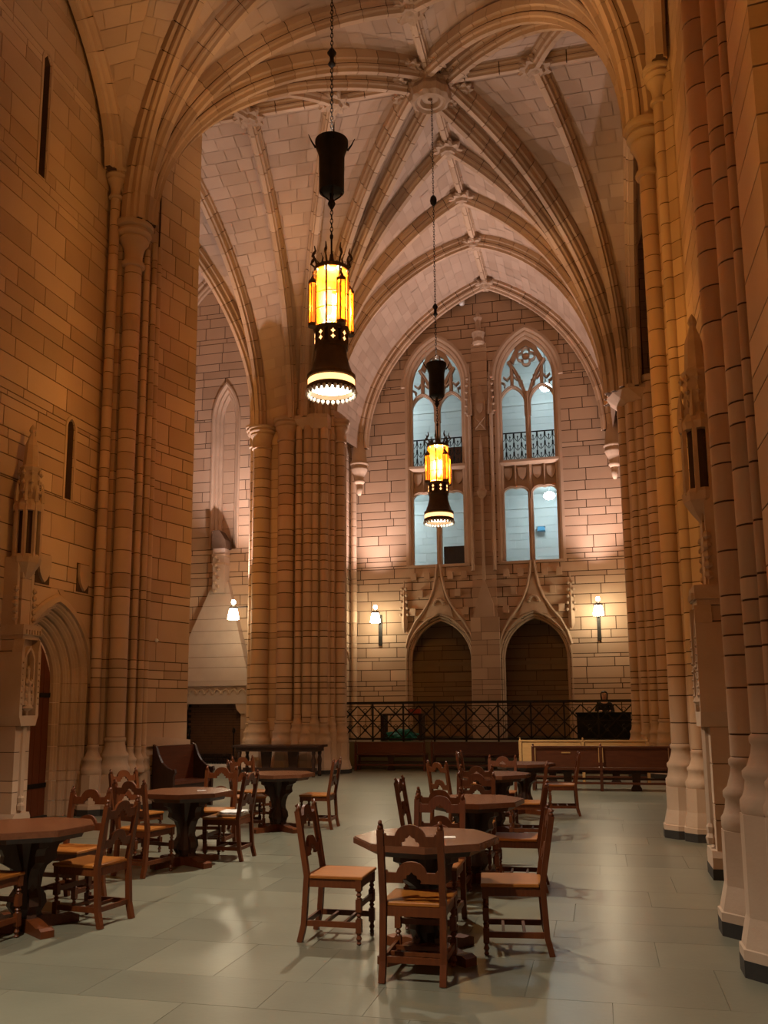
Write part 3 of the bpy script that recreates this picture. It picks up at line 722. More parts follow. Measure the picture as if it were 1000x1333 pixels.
MB().box(-.23, .23, -.045, .1, 3.5, 12.3).ob('joint_core', 'mortar', bt)
for s in (-1, 1):
    MB().sweep([Vector((s * .33, 0, 5.0)), Vector((s * .33, 0, 9.9))], (0, 1, 0), [(-.16, -.04), (-.19, 0), (-.16, .04), (.05, .06), (.05, -.06)]).ob('side_shaft', 'stone_plain', bt)
    MB().lathe([(.10, 9.9), (.085, 10.3), (.05, 11.0), (.01, 11.6), (0, 11.62)], seg=6).ob('side_pinnacle', 'carved', bt, False, (s * .33, -.1, 0))
    for k in range(6):
        MB().lathe([(0, -.06), (.05, -.02), (.045, .03), (0, .05)], seg=6).ob('crocket', 'carved', bt, True, (s * (.33 + .10 - k * .01), -.14, 10.0 + k * .22))
MB().tube([(0, -.12, 4.7), (0, -.12, 7.2)], .05, 8).ob('rod', 'stone_plain', bt)
MB().lathe([(.02, 7.2), (.12, 7.3), (.16, 7.45), (.10, 7.55), (.08, 8.3), (.05, 8.9), (.0, 9.3)], seg=8).ob('finial', 'carved', bt, False, (0, -.12, 0))
MB().prism([(-.17, 9.4), (.17, 9.4), (.17, 10.35), (0, 10.95), (-.17, 10.35)], P3, -.13, -.05).ob('gable_panel', 'stone_plain', bt)
MB().prism([(x, 10.1 + z) for x, z in shield_poly(.1, .16)], P3, -.17, -.12).ob('shield', 'carved', bt)
for s in (-1, 1): MB().tube([(s * .15, -.14, 9.45), (-s * .15, -.14, 9.8)], .025, 5).ob('strapwork', 'carved', bt)
MB().lathe([(.16, 12.2), (.2, 12.28), (.16, 12.4), (.2, 12.55), (.22, 12.6), (.1, 12.62), (.09, 13.0), (.14, 13.1), (.06, 13.25), (0, 13.35)], seg=8).ob('capital_finial', 'carved', bt, False, (0, -.05, 0))
# platform, alcoves behind the doorways, galleries behind the windows
plat = struct(MB().box(-7.45, .95, 23.75, 28.7, .01, .72).ob('floor_platform', 'slate'), 'raised slate platform behind the iron railing')
alc = struct(empty('wall_alcove', (0, 28.4, 0)), 'dim stone wall inside the doorway alcoves')
ashlar(alc, -6.4, .2, .72, 5.4, [hole(-3.72, .2, .72, 2.75, .03)], L=.9, seed=17, gap=.016, limit=150, core=.3)
MB().box(-6.4, .2, -.05, .02, 2.95, 3.08).ob('string_course', 'stone_plain', alc)
MB().box(-3.95, -3.5, .1, .14, .72, 2.8).ob('dark_doorway', 'wood_dark', alc)
MB().box(-6.6, -6.4, -1.3, .3, .72, 5.6).ob('side_wall', 'stone_plain', alc); MB().box(.2, .4, -1.3, .3, .72, 5.6).ob('side_wall', 'stone_plain', alc)
MB().box(-3.42, -3.06, -1.3, .1, .72, 5.4).ob('partition', 'stone_plain', alc)
MB().box(-6.6, .4, -1.3, .3, 5.4, 5.6).ob('soffit', 'stone_plain', alc)
for k, (z0, z1) in enumerate(((5.9, 8.85), (9.02, 13.6))):
    g = struct(empty('wall_gallery', (0, 30.0, 0)), 'cool lit stone wall of the %s corridor seen through the windows' % ('lower' if k == 0 else 'upper'))
    ashlar(g, -7.2, 1.0, z0, z1, mat='cold_wall', L=1.1, seed=20 + k, gap=.01, limit=100, core=.2, core_mat='cold_wall')
    MB().box(-7.2, 1.0, -3.0, .2, z1, z1 + .1).ob('soffit', 'cold_wall', g); MB().box(-7.2, 1.0, -2.9, .2, z0 - .1, z0).ob('corridor_floor', 'grey_stone', g)
    MB().box(-7.3, -7.2, -2.9, .2, z0, z1).ob('end_wall', 'cold_wall', g); MB().box(1.0, 1.1, -2.9, .2, z0, z1).ob('end_wall', 'cold_wall', g)
    MB().box(-7.2, 1.0, -.07, .03, (8.35 if k == 0 else 12.05), (8.43 if k == 0 else 12.15)).ob('cornice', 'cold_wall', g)
    for X in (-1.31, -6.55):  # the left lamp is added out of view to light the left window
        l = tag(empty('corridor_lamp', (X, 28.6, 8.42 if k == 0 else 12.12)), 'round cool white ceiling lamp in the %s corridor behind the %s' % ('lower' if k == 0 else 'upper', 'right window' if X > -3 else 'wall left of the windows, added out of sight'), 'lamp', 'corridor ceiling lamps')
        MB().lathe([(0, -.11), (.12, -.09), (.19, 0), (.16, .08), (.08, .11)], seg=16).ob('glass_globe', 'globe', l, True)
        MB().lathe([(.09, .10), (.10, .14), (.03, .17), (.03, .43 if k == 0 else 1.48)], seg=10).ob('fitting', 'white_plastic', l, True)
tag(MB().box(-.42, .42, -.04, .04, 0, 1.05).ob('notice_board', 'wood_dark', None, False, (-4.45, 28.9, 5.92)), 'dark board standing behind the lower left window light', 'board')
tag(MB().box(-.5, .5, -.04, .04, 0, 1.5).ob('door_panel', 'wood_pew', None, False, (-4.5, 29.4, 9.05)), 'brown door panel behind the left balcony railing', 'door')
sg = tag(empty('blue_fixture', (-1.68, 29.87, 7.55)), 'small blue fixture on the lower corridor wall', 'fixture')
MB().prism([(-.13, -.02), (.13, -.02), (.11, .12), (-.11, .12)], P3, -.1, .1).ob('housing', 'cold_blue', sg); MB().box(-.15, .15, -.12, .1, .12, .15).ob('lid', 'white_plastic', sg)
for X, Z in ((-3.72, 14.35), (-1.85, 14.2)):
    s = tag(empty('spot_camera', (X, YB - .03, Z)), 'tiny white dome camera high on the gable wall, %s one' % ('left' if X < -3 else 'right'), 'camera', 'gable cameras')
    MB().lathe([(.02, .08), (.09, .06), (.10, 0), (.07, -.07), (0, -.1)], seg=12).ob('dome', 'white_plastic', s, True, (0, -.12, 0)); MB().box(-.02, .02, -.13, .02, .05, .1).ob('bracket', 'iron', s)

# ------------------------------------------------------------------ carved tabernacle buttresses
def tabernacle(label, loc, rz, w=.16):
    t = tag(empty('tabernacle_buttress', loc, rz), label, 'buttress', 'tabernacle buttresses')
    D = -.32
    for za, zb in courses(.22, 1.42): MB().box(-w, w, D + .02, .0, za + .005, zb - .005).ob('stone_block', 'stone', t)
    MB().box(-w + .008, w - .008, D + .03, 0, .1, 1.45).ob('joint_core', 'mortar', t); [MB().box(-w, w, D + .1, 0, za + .005, zb - .005).ob('niche_body', 'stone', t) for za, zb in courses(1.5, 2.6)]
    MB().prism([(-w - .03, .1), (w + .03, .1), (w + .03, .2), (w, .26), (-w, .26), (-w - .03, .2)], P3, D - .03, 0).ob('plinth', 'stone_plain', t)
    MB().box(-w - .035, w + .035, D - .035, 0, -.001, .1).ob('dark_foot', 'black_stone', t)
    MB().sweep([Vector((0, D + .01, .45)), Vector((0, D + .01, 1.42))], (0, 1, 0), [(-.02, -.03), (-.05, 0), (-.02, .03), (.02, .04), (.02, -.04)]).ob('face_roll', 'stone_plain', t)
    MB().lathe([(.05, .30), (.06, .36), (.04, .4), (.05, .46), (.03, .5)], seg=8).ob('roll_base', 'carved', t, False, (0, D, 0))
    # sloping corbel carrying the niche
    MB().prism([(-w, 1.42), (w, 1.42), (w + .05, 1.56), (-w - .05, 1.56)], P3, D - .06, 0).ob('corbel', 'stone_plain', t)
    for s in (-1, 1):
        MB().box(s * (w + .02) - .03, s * (w + .02) + .03, D - .06, 0, 1.56, 2.42).ob('niche_jamb', 'stone_plain', t)
        MB().prism([(s * (w + .02) - .035, 2.42), (s * (w + .02) + .035, 2.42), (s * (w + .02), 2.6)], P3, D - .06, D + .1).ob('jamb_gable', 'carved', t)
        for k in range(8): MB().lathe([(0, -.02), (.018, 0), (0, .02)], seg=6).ob('bead', 'carved', t, False, (s * (w + .02), D - .065, 1.72 + k * .08))
    MB().box(-w, w, D + .06, D + .1, 1.56, 2.6).ob('niche_back', 'stone_plain', t)
    MB().sweep([Vector((x, D - .02, z)) for x, z in [(-.1, 1.7)] + arch_pts(.1, 2.28, .2, 5) + [(.1, 1.7)]], (0, 1, 0), [(-.02, -.015), (-.02, .02), (.05, .02), (.05, -.015)]).ob('niche_arch', 'carved', t)
    # openwork lantern carving in the niche
    MB().lathe([(.03, 1.62), (.09, 1.66), (.05, 1.72), (.035, 1.95), (.06, 2.0), (.02, 2.05), (.025, 2.2), (0, 2.24)], seg=6).ob('openwork_column', 'carved', t, False, (0, D - .02, 0))
    for k in range(4):
        for s in (-1, 1): MB().lathe([(0, -.045), (.03, -.02), (.035, .02), (0, .05)], seg=5).ob('openwork_leaf', 'carved', t, False, (s * .055, D - .03, 1.72 + k * .1))
    for za, zb in ((2.6, 2.66), (2.66, 2.74), (2.74, 2.8)):
        e = .02 if za > 2.65 else 0
        MB().box(-w - e - .02, w + e + .02, D - .03 - e, 0, za, zb).ob('capital_band', 'carved', t)
    for k in range(6): MB().box(-w + .02 + k * .06, -w + .05 + k * .06, D - .07, D, 2.67, 2.73).ob('dentil', 'carved', t)
    # tall empty stage for a figure, flanked by crocketed strips
    for za, zb in courses(2.8, 3.66): MB().box(-.10, .10, -.24, 0, za + .005, zb - .005).ob('stage_stone', 'stone', t)
    for s in (-1, 1):
        MB().box(s * .16 - .025, s * .16 + .025, -.22, 0, 2.8, 3.75).ob('side_strip', 'stone_plain', t)
        for k in range(5): MB().lathe([(0, -.05), (.045, -.015), (.04, .02), (0, .05)], seg=5).ob('crocket', 'carved', t, False, (s * .2, -.22, 2.9 + k * .1))
    # canopy of slender openings
    MB().lathe([(.04, 3.45), (.12, 3.55), (.2, 3.68), (.21, 3.76), (.18, 3.8)], seg=8).ob('canopy_pendant', 'carved', t, False, (0, -.2, 0))
    for k in range(8):
        a = PI / 8 + k * PI / 4; x, y = .17 * math.cos(a), -.2 + .17 * math.sin(a)
        MB().box(x - .022, x + .022, y - .022, y + .022, 3.74, 4.55).ob('canopy_mullion', 'carved', t)
        MB().lathe([(.03, 4.55), (.025, 4.68), (0, 4.85)], seg=4).ob('canopy_pinnacle', 'carved', t, False, (x * 1.1, y + (y + .2) * .1, 0))
    MB().lathe([(.12, 3.76), (.12, 4.5)], seg=8).ob('canopy_core', 'mortar', t, False, (0, -.2, 0))
    MB().lathe([(.2, 4.42), (.21, 4.5), (.17, 4.58), (.14, 4.6), (.13, 5.0), (.15, 5.06), (.11, 5.1), (.09, 5.4), (.03, 5.58), (.05, 5.62), (.03, 5.68), (0, 5.72)], seg=8).ob('spire', 'carved', t, False, (0, -.2, 0))
    for k in range(8):
        a = k * PI / 4
        for j in range(3): MB().lathe([(0, -.05), (.03, -.01), (0, .05)], seg=5).ob('spire_crocket', 'carved', t, False, (.15 * math.cos(a), -.2 + .15 * math.sin(a), 4.7 + j * .14))
    return t
tabernacle('tall carved stone tabernacle with spire left of the pointed door', (-8.0, 10.78, 0), R(90))
tabernacle('carved stone tabernacle with spire between the two right piers', (1.32, 9.35, 0), R(-90), .2)

# ------------------------------------------------------------------ fireplace
fp = tag(empty('fireplace', (-10.78, 23.8, 0)), 'great stone fireplace with tapering hood and black hearth opening', 'fireplace')
FB = MB
MB().box(-1.5, 1.5, -.75, .0, .0, .10).ob('hearth_slab', 'grey_stone', fp)
for s in (-1, 1):
    for za, zb in courses(.10, 1.5): MB().box(s * 1.15 - .2, s * 1.15 + .2, -.30, .05, za + .005, zb - .005).ob('jamb_stone', 'stone', fp)
    MB().prism([(s * .95, 1.5), (s * 1.35, 1.5), (s * 1.35, 1.78), (s * .80, 1.78), (s * .84, 1.62)], P3, -.34, .05).ob('corbel', 'stone_plain', fp)
MB().box(-1.35, 1.35, -.36, .05, 1.78, 2.28).ob('lintel', 'hood_plaster', fp)
MB().prism([(-1.38, 2.28), (1.38, 2.28), (1.42, 2.36), (1.42, 2.42), (-1.42, 2.42), (-1.42, 2.36)], P3, -.44, .05).ob('mantel_shelf', 'hood_plaster', fp)
for k in range(11):
    x = -1.25 + k * .25
    MB().sweep([Vector((px, -.36, pz)) for px, pz in arch_pts(.10, 2.06, .13, 5, x)], (0, 1, 0), [(-.03, -.02), (-.03, .02), (.02, .02), (.02, -.02)]).ob('blind_arch', 'stone_plain', fp)
def frustum(name, b0, t0, mat):
    m = MB(); x0, y0, z0 = b0; x1, y1, z1 = t0; q0, q1 = .2 * (z0 - 2.42) / 2.9, .2 * (z1 - 2.42) / 2.9
    m.v = [(q0 - x0, y0, z0), (q0 + x0, y0, z0), (q0 + x0, .02, z0), (q0 - x0, .02, z0), (q1 - x1, y1, z1), (q1 + x1, y1, z1), (q1 + x1, .02, z1), (q1 - x1, .02, z1)]
    m.f = [(0, 3, 2, 1), (4, 5, 6, 7), (0, 1, 5, 4), (1, 2, 6, 5), (2, 3, 7, 6), (3, 0, 4, 7)]
    return m.ob(name, mat, fp)
frustum('hood_core', (1.205, -.385, 2.42), (.205, -.145, 5.3), 'mortar')
hz = [2.42, 2.8, 3.1, 3.48, 3.85, 4.2, 4.58, 4.95, 5.3]
for za, zb in zip(hz[:-1], hz[1:]):
    f = lambda z: (1.22 - 1.0 * (z - 2.42) / 2.9, -.40 + .24 * (z - 2.42) / 3.0)
    (xa, ya), (xb, yb) = f(za), f(zb); frustum('hood_course', (xa, ya, za + .005), (xb, yb, zb - .005), 'hood_plaster')
MB().box(.03, .39, -.36, .02, 4.95, 6.25).ob('hood_finial', 'hood_plaster', fp)
MB().prism([(.01, 6.25), (.45, 6.25), (.41, 6.5), (.23, 6.78), (.01, 6.78)], P3, -.40, .02).ob('finial_cap', 'mortar', fp)
for s, z in ((1, 6.05), (1, 5.8)): MB().box(-.0, .42, -.39, .02, z - .03, z + .03).ob('finial_band', 'stone_plain', fp)
for k in range(9):
    MB().lathe([(0, -.06), (.06, -.02), (.05, .03), (0, .06)], seg=6).ob('carved_knot', 'carved', fp, False, (.16 + (.05 if k % 2 else -.05), -.37, 5.0 + k * .125))
# firebox
bk = MB(); rr = random.Random(2)
for r_ in range(23):
    z = .1 + r_ * .076; x = -.96 + (.11 if r_ % 2 else 0)
    while x < .92: bk.box(x + .004, min(x + .216, .96), .30 + rr.uniform(-.006, .006), .36, z + .004, z + .072); x += .22
    for s in (-1, 1): bk.box(s * .96 - .01, s * .96 + .01, .0, .36, z + .004, z + .072)
stuff(bk.ob('firebrick_lining', 'soot_brick', fp))
MB().box(-1.0, 1.0, .34, .5, .0, 2.0).ob('firebox_back', 'black_stone', fp); MB().box(-1.0, 1.0, 0, .5, 1.79, 1.9).ob('firebox_throat', 'black_stone', fp); MB().box(-1.0, 1.0, 0, .5, .02, .101).ob('firebox_floor', 'black_stone', fp)
for s in (-1, 1): MB().box(s * .99 - .02, s * .99 + .02, 0, .5, .1, 1.85).ob('firebox_cheek', 'black_stone', fp)
gr = tag(empty('fire_grate', (-10.78, 23.78, .10)), 'low iron log grate inside the fireplace', 'grate')
MB().box(-.6, .6, -.02, .0, .16, .18).ob('bar', 'iron', gr); MB().box(-.6, .6, -.02, .0, .05, .07).ob('bar', 'iron', gr)
for k in range(15): MB().tube([(-.56 + k * .08, -.01, 0), (-.56 + k * .08, -.01, .24), (-.56 + k * .08, -.03, .28)], .012, 5).ob('upright', 'iron', gr)
for s in (-1, 1):
    an = tag(empty('andiron', (-10.78 + s * .68, 23.66, .10)), 'tall iron andiron at the %s of the hearth opening' % ('left' if s < 0 else 'right'), 'andiron', 'andirons')
    MB().tube([(-.12, -.03, 0), (-.05, 0, .12), (0, 0, .18), (.05, 0, .12), (.12, -.03, 0)], .018, 6).ob('feet', 'iron', an)
    MB().lathe([(.025, .15), (.02, .4), (.035, .45), (.02, .5), (.018, .85), (.05, .9), (.045, .97), (0, 1.02)], seg=10).ob('post', 'iron', an, True); MB().box(-.015, .015, 0, .3, .12, .15).ob('log_bar', 'iron', an)
for k in range(3):
    tag(MB().lathe([(.0, -.45), (.06, -.44), (.065, 0), (.06, .44), (0, .45)], seg=9).ob('log', 'wood_dark', None, False, (-10.78, 23.85 + .04 * k, .35 if k < 2 else .46)), 'dark log lying in the grate, %s' % ('front', 'rear', 'top')[k] + ' one', 'log', 'fireplace logs').rotation_euler = (0, R(90), R((-4, 5, 2)[k]))
    bpy.data.objects['log' if k == 0 else 'log.00%d' % k].location = (-10.78, 23.86 + (.0, .16, .08)[k], (.19, .19, .32)[k])

# ------------------------------------------------------------------ lanterns
def spot(name, loc, energy, color, size, blend, rot, parent, r=.08):
    l = bpy.data.lights.new(name, 'SPOT'); l.energy = energy; l.color = color; l.spot_size = R(size); l.spot_blend = blend; l.shadow_soft_size = r
    o = bpy.data.objects.new(name, l); C.objects.link(o); o.parent = parent; o.location = loc; o.rotation_euler = rot; return o
def chain_mesh(m, z0, z1, step=.055):
    n = int((z1 - z0) / step)
    for k in range(n):
        z = z0 + k * step; a = k % 2
        pts = []
        for j in range(9):
            t = 2 * PI * j / 8; x = .017 * math.cos(t); pts.append(((x, 0, z + .5 * step + .034 * math.sin(t)) if a else (0, x, z + .5 * step + .034 * math.sin(t))))
        m.tube(pts, .0065, 4)
    return m
def make_lantern():
    t = empty('hanging_lantern', (0, 0, 5.3))
    MB().lathe([(0, .05), (.27, .05), (.27, .055), (0, .056)], seg=32).ob('lens', 'lens', t, True)
    autosm = MB().lathe([(.285, -.02), (.295, 0), (.295, .05), (.275, .055), (.27, .14), (.29, .15), (.292, .19), (.26, .21), (.22, .32), (.19, .43), (.185, .52), (.165, .52), (.17, .42), (.24, .2), (.265, .06), (.265, -.01)], seg=32, ring=True)
    mk('skirt', autosmooth(autosm.mesh('skirt', 'bronze'), 40), t)
    MB().lathe([(.281, .062), (.281, .135), (.276, .135), (.276, .062)], seg=32, ring=True).ob('lit_band', 'frosted_band', t, True)
    for k in range(28):
        a = 2 * PI * k / 28; MB().lathe([(0, -.065), (.02, -.045), (.025, -.02), (.02, 0)], seg=6).ob('fringe_drop', 'white_plastic', t, False, (.288 * math.cos(a), .288 * math.sin(a), 0))
    # pierced collar: solid rings with posts, warm glow showing between
    MB().lathe([(.185, .52), (.20, .53), (.20, .58), (.185, .58)], seg=24, ring=True).ob('collar_ring', 'bronze', t); MB().lathe([(.185, .73), (.20, .73), (.22, .78), (.19, .79)], seg=24).ob('collar_ring', 'bronze', t)
    for k in range(8):
        a = 2 * PI * (k + .5) / 8; o = MB().box(-.055, .055, -.012, .012, .575, .74).ob('collar_plate', 'bronze', t, False, (.186 * math.cos(a), .186 * math.sin(a), 0), a + PI / 2)
        for z in (.62, .69):
            MB().prism([(0, -.03), (.012, -.01), (.028, 0), (.012, .01), (0, .03), (-.012, .01), (-.028, 0), (-.012, -.01)], P3, -.016, -.013).ob('quatrefoil_light', 'frosted_band', t, False, (.186 * math.cos(a), .186 * math.sin(a), z), a + PI / 2)
    MB().lathe([(.17, .55), (.17, .76)], seg=16).ob('collar_core', 'bronze', t)
    # glazed drum
    for k in range(8):
        a = 2 * PI * (k + .5) / 8; w = .078
        MB().prism([(-w, .80), (w, .80), (w, 1.42), (w * .5, 1.5), (-w * .5, 1.5), (-w, 1.42)], P3, -.006, .006).ob('glass_pane', 'amber_glass', t, False, (.19 * math.cos(a), .19 * math.sin(a), 0), a + PI / 2)
        a = 2 * PI * k / 8
        MB().box(-.010, .010, -.010, .014, .78, 1.56).ob('frame_bar', 'bronze', t, False, (.207 * math.cos(a), .207 * math.sin(a), 0), a + PI / 2)
        MB().tube([(0, 0, 1.54), (.03, 0, 1.62), (.07, 0, 1.66), (.05, 0, 1.70), (.03, 0, 1.74), (.045, 0, 1.80)], [.014, .012, .016, .02, .012, .006], 6).ob('crown_leaf', 'bronze', t, False, (.19 * math.cos(a), .19 * math.sin(a), 0), a)
        MB().tube([(.0, 0, 1.54), (-.03, 0, 1.64), (.01, 0, 1.69)], [.012, .01, .006], 5).ob('crown_scroll', 'bronze', t, False, (.19 * math.cos(a + .39), .19 * math.sin(a + .39), 0), a + .39)
        for z in (1.0, 1.2): MB().box(-.07, .07, -.012, -.006, z - .006, z + .006).ob('glazing_bar', 'bronze', t, False, (.19 * math.cos(a + PI / 8), .19 * math.sin(a + PI / 8), 0), a + PI / 8 + PI / 2)
    MB().lathe([(.20, 1.50), (.215, 1.52), (.215, 1.56), (.19, 1.57), (.10, 1.58), (.04, 1.62), (.02, 1.75)], seg=24).ob('top_cap', 'bronze', t, True)
    MB().lathe([(.02, .78), (.19, .785)], seg=16).ob('drum_floor', 'bronze', t)
    for k in range(4):
        a = PI / 2 * k; MB().lathe([(0, 0), (.03, .02), (.04, .08), (.035, .30), (.015, .36), (0, .37)], seg=10).ob('bulb', 'bulb', t, True, (.09 * math.cos(a), .09 * math.sin(a), .92))
    pl = bpy.data.lights.new('lantern_bulbs', 'POINT'); pl.energy = BULB; pl.color = (1, .85, .62); pl.shadow_soft_size = .04
    po = bpy.data.objects.new('lantern_bulbs', pl); C.objects.link(po); po.parent = t; po.location = (0, 0, 1.15)
    # four side turrets
    for k in range(4):
        a = PI / 2 * k + PI / 4; root = empty('side_turret', (.25 * math.cos(a), .25 * math.sin(a), 0), a, t)
        for q in (-1, 0, 1):
            MB().prism([(-.03, .80), (.03, .80), (.03, 1.30), (-.03, 1.30)], P3, -.004, .004).ob('turret_pane', 'amber_glass', root, False, (.035 * math.cos(q * 1.15), .045 * math.sin(q * 1.15), 0), q * 1.15 + PI / 2)
        for q in (-1.7, -.57, .57, 1.7): MB().box(-.006, .006, -.006, .006, .77, 1.34).ob('turret_bar', 'bronze', root, False, (.045 * math.cos(q), .055 * math.sin(q), 0))
        MB().lathe([(.06, .76), (.062, .80), (.04, .81)], seg=8).ob('turret_base', 'bronze', root); MB().lathe([(.055, 1.30), (.06, 1.33), (.03, 1.37), (.008, 1.42), (.012, 1.45), (0, 1.48)], seg=8).ob('turret_cap', 'bronze', root)
    # rod, upper canister lamp, chain
    MB().lathe([(.012, 1.7), (.012, 1.95), (.022, 1.97), (.022, 2.0), (.012, 2.02)], seg=8).ob('rod', 'iron', t)
    ch = chain_mesh(MB(), 2.0, 2.42); ch.ob('chain', 'iron', t)
    MB().lathe([(.015, 2.35), (.05, 2.42), (.02, 2.5), (.03, 2.55)], seg=10).ob('canister_finial', 'iron', t, True)
    mk('canister', autosmooth(MB().lathe([(.12, 2.56), (.155, 2.58), (.16, 3.05), (.17, 3.1), (.205, 3.2), (.208, 3.26), (.195, 3.26), (.16, 3.12), (.145, 2.62), (0, 2.6)], seg=24).mesh('canister', 'iron'), 40), t)
    for k in range(4):
        a = PI / 2 * k + .4
        MB().tube([(.2, 0, 3.16), (.25, 0, 3.24), (.29, 0, 3.33)], [.014, .01, .004], 5).ob('canister_prong', 'iron', t, False, rz=a); MB().tube([(.03, 0, 2.47), (.10, 0, 2.52), (.15, 0, 2.6)], .01, 5).ob('canister_strut', 'iron', t, False, rz=a)
    MB().tube([(-.19, 0, 3.22), (0, 0, 3.3), (.19, 0, 3.22)], .012, 5).ob('canister_bridge', 'iron', t)
    mk('canister_bulb', MB().lathe([(0, 2.9), (.09, 2.95), (.11, 3.05), (.06, 3.1), (0, 3.11)], seg=12).mesh('bulb', 'bulb'), t)
    ch = MB(); chain_mesh(ch, 3.28, 4.3); chain_mesh(ch, 4.55, 9.3); ch.ob('chain', 'iron', t)
    MB().lathe([(.01, 4.28), (.05, 4.33), (.03, 4.37), (.028, 4.44), (.06, 4.49), (.02, 4.56)], seg=10).ob('chain_knot', 'iron', t, True)
    MB().lathe([(.01, 6.72), (.06, 6.78), (.075, 6.85), (.06, 6.92), (.01, 6.98)], seg=12).ob('chain_ball', 'iron', t, True)
    spot('reflector_lamp', (0, 0, .03), DOWN, (1, .90, .74), 112, .6, (0, 0, 0), t, .07)
    spot('canister_lamp', (0, 0, 3.3), UPLIGHT, (1, .82, .70), 150, .6, (R(180), 0, 0), t, .12)
    return t
l2 = make_lantern(); l2.location = (XC + .02, YC, 5.25); tag(l2, 'amber glass hanging lantern in front of the left far window', 'lantern', 'hanging lanterns')
l1 = copy_tree(l2); l1.location = (XC, 9.65, 5.35); tag(l1, 'nearer and larger looking amber glass hanging lantern on a long chain', 'lantern', 'hanging lanterns')
l3 = copy_tree(l2); l3.location = (XC, 2.7, 5.4); tag(l3, 'added amber glass hanging lantern above and behind the viewer, unseen', 'lantern', 'hanging lanterns')  # unseen copy added to throw amber light on the side walls
l4 = copy_tree(l2); l4.location = (-11.1, 17.0, 5.3); tag(l4, 'added amber glass hanging lantern in the left bay, unseen behind the pier', 'lantern', 'hanging lanterns')  # unseen copy added only to light the left bay

# ------------------------------------------------------------------ wall sconces
def sconce(label, loc, out, arm, side_plate=True):
    """loc = centre of shade; arm = vector from wall plate to lamp"""
    s = tag(empty('sconce_lamp', loc), label, 'wall lamp', 'wall sconces')
    MB().lathe([(.05, .14), (.10, .12), (.13, 0), (.155, -.16), (.15, -.165), (.0, -.15)], seg=20).ob('glass_shade', 'shade', s, True)
    MB().lathe([(.11, .12), (.125, .14), (.08, .19), (.03, .22), (.03, .24), (0, .24)], seg=14).ob('cap', 'bronze', s, True)
    MB().lathe([(0, .24), (.05, .26), (.06, .31), (.04, .36), (0, .37)], seg=10).ob('glass_finial', 'shade', s, True)
    for k in range(8): MB().lathe([(0, .1), (.02, .13), (.0, .17)], seg=5).ob('cap_leaf', 'bronze', s, False, (.125 * math.cos(k * PI / 4), .125 * math.sin(k * PI / 4), 0))
    a = Vector(arm)
    spot('sconce_fill_spot', (0, 0, .40), SCONCE_UP, (1, .78, .74), 96, 1.0, (R(180) + R(15 if side_plate else 0), 0, 0), s, .06)  # fill spot added above the closed cap to brighten the wall overhead
    MB().tube([(0, 0, .16), -a * .3 + Vector((0, 0, .12)), -a * .6 + Vector((0, 0, -.05)), -a + Vector((0, 0, -.2))] if side_plate else [(0, 0, .16), -a + Vector((0, 0, .17))], .018, 6).ob('bracket_arm', 'iron', s)
    if side_plate: MB().bx((-a.x, -a.y - .02, -.35), (.11, .05, .95)).ob('wall_plate', 'iron', s)
    else: MB().bx((-a.x, -a.y, .17), (.03, .12, .12)).ob('wall_plate', 'iron', s)
    return s
sconce('lit glass wall sconce left of the doorway arches', (-6.5, 25.85, 4.35), None, (-.0, -.635, 0))
sconce('lit glass wall sconce right of the doorway arches', (.07, 25.85, 4.36), None, (0, -.635, 0))
sconce('lit glass lamp on a side arm beside the fireplace hood', (-9.57, 22.25, 4.2), None, (-.55, -.0, 0), False)

# ------------------------------------------------------------------ iron railing on the platform
rl = tag(empty('platform_railing', (-6.95, 23.85, .72)), 'long black lattice iron railing in front of the window wall', 'railing')
RLN, NP = 7.75, 9; pw = RLN / NP
MB().box(-.05, RLN + .05, -.045, .045, 1.02, 1.08).ob('top_rail', 'iron', rl); MB().box(0, RLN, -.02, .02, .05, .09).ob('bottom_rail', 'iron', rl); MB().box(0, RLN, -.012, .012, .535, .555).ob('middle_rail', 'iron', rl); MB().box(0, RLN, -.012, .012, .94, .96).ob('middle_rail', 'iron', rl)
post_m = MB().box(-.022, .022, -.022, .022, 0, 1.03).mesh('post', 'iron')
def flat_bar(x0, z0, x1, z1, t=.016, d=.012):
    dx, dz = x1 - x0, z1 - z0; L = math.hypot(dx, dz); nx, nz_ = -dz / L * t, dx / L * t
    return MB().prism([(x0 + nx, z0 + nz_), (x1 + nx, z1 + nz_), (x1 - nx, z1 - nz_), (x0 - nx, z0 - nz_)], P3, -d, d)
BARS = []
hw, hh = pw / 2, .435
for i in range(2):
    for j in range(2):
        x0, z0 = i * hw, .09 + j * hh
        for s in (0, 1): BARS.append(flat_bar(x0, z0 + (hh if s else 0), x0 + hw, z0 + (0 if s else hh)).mesh('lattice', 'iron'))
ros = MB().lathe([(0, -.02), (.035, -.015), (.045, 0), (.035, .015), (0, .02)], seg=8).mesh('rosette', 'iron')
scr = MB().tube([(.0, 0, .10), (.05, 0, .07), (.06, 0, .02), (.03, 0, 0), (.02, 0, .03)], .009, 5).mesh('scroll', 'iron')
for k in range(NP + 1): mk('post', post_m, rl, (k * pw, 0, 0))
for k in range(NP):
    for m in BARS: mk('lattice_bar', m, rl, (k * pw, 0, 0))
    for i in range(2):
        for j in range(2):
            mk('rosette', ros, rl, (k * pw + (i + .5) * hw, 0, .09 + (j + .5) * hh), rot=(R(90), 0, 0))
            mk('scroll', scr, rl, (k * pw + (i + .5) * hw, 0, .09 + (j + .5) * hh + .05), rot=(0, 0, 0)); mk('scroll', scr, rl, (k * pw + (i + .5) * hw, 0, .09 + (j + .5) * hh + .05), rot=(0, 0, PI))

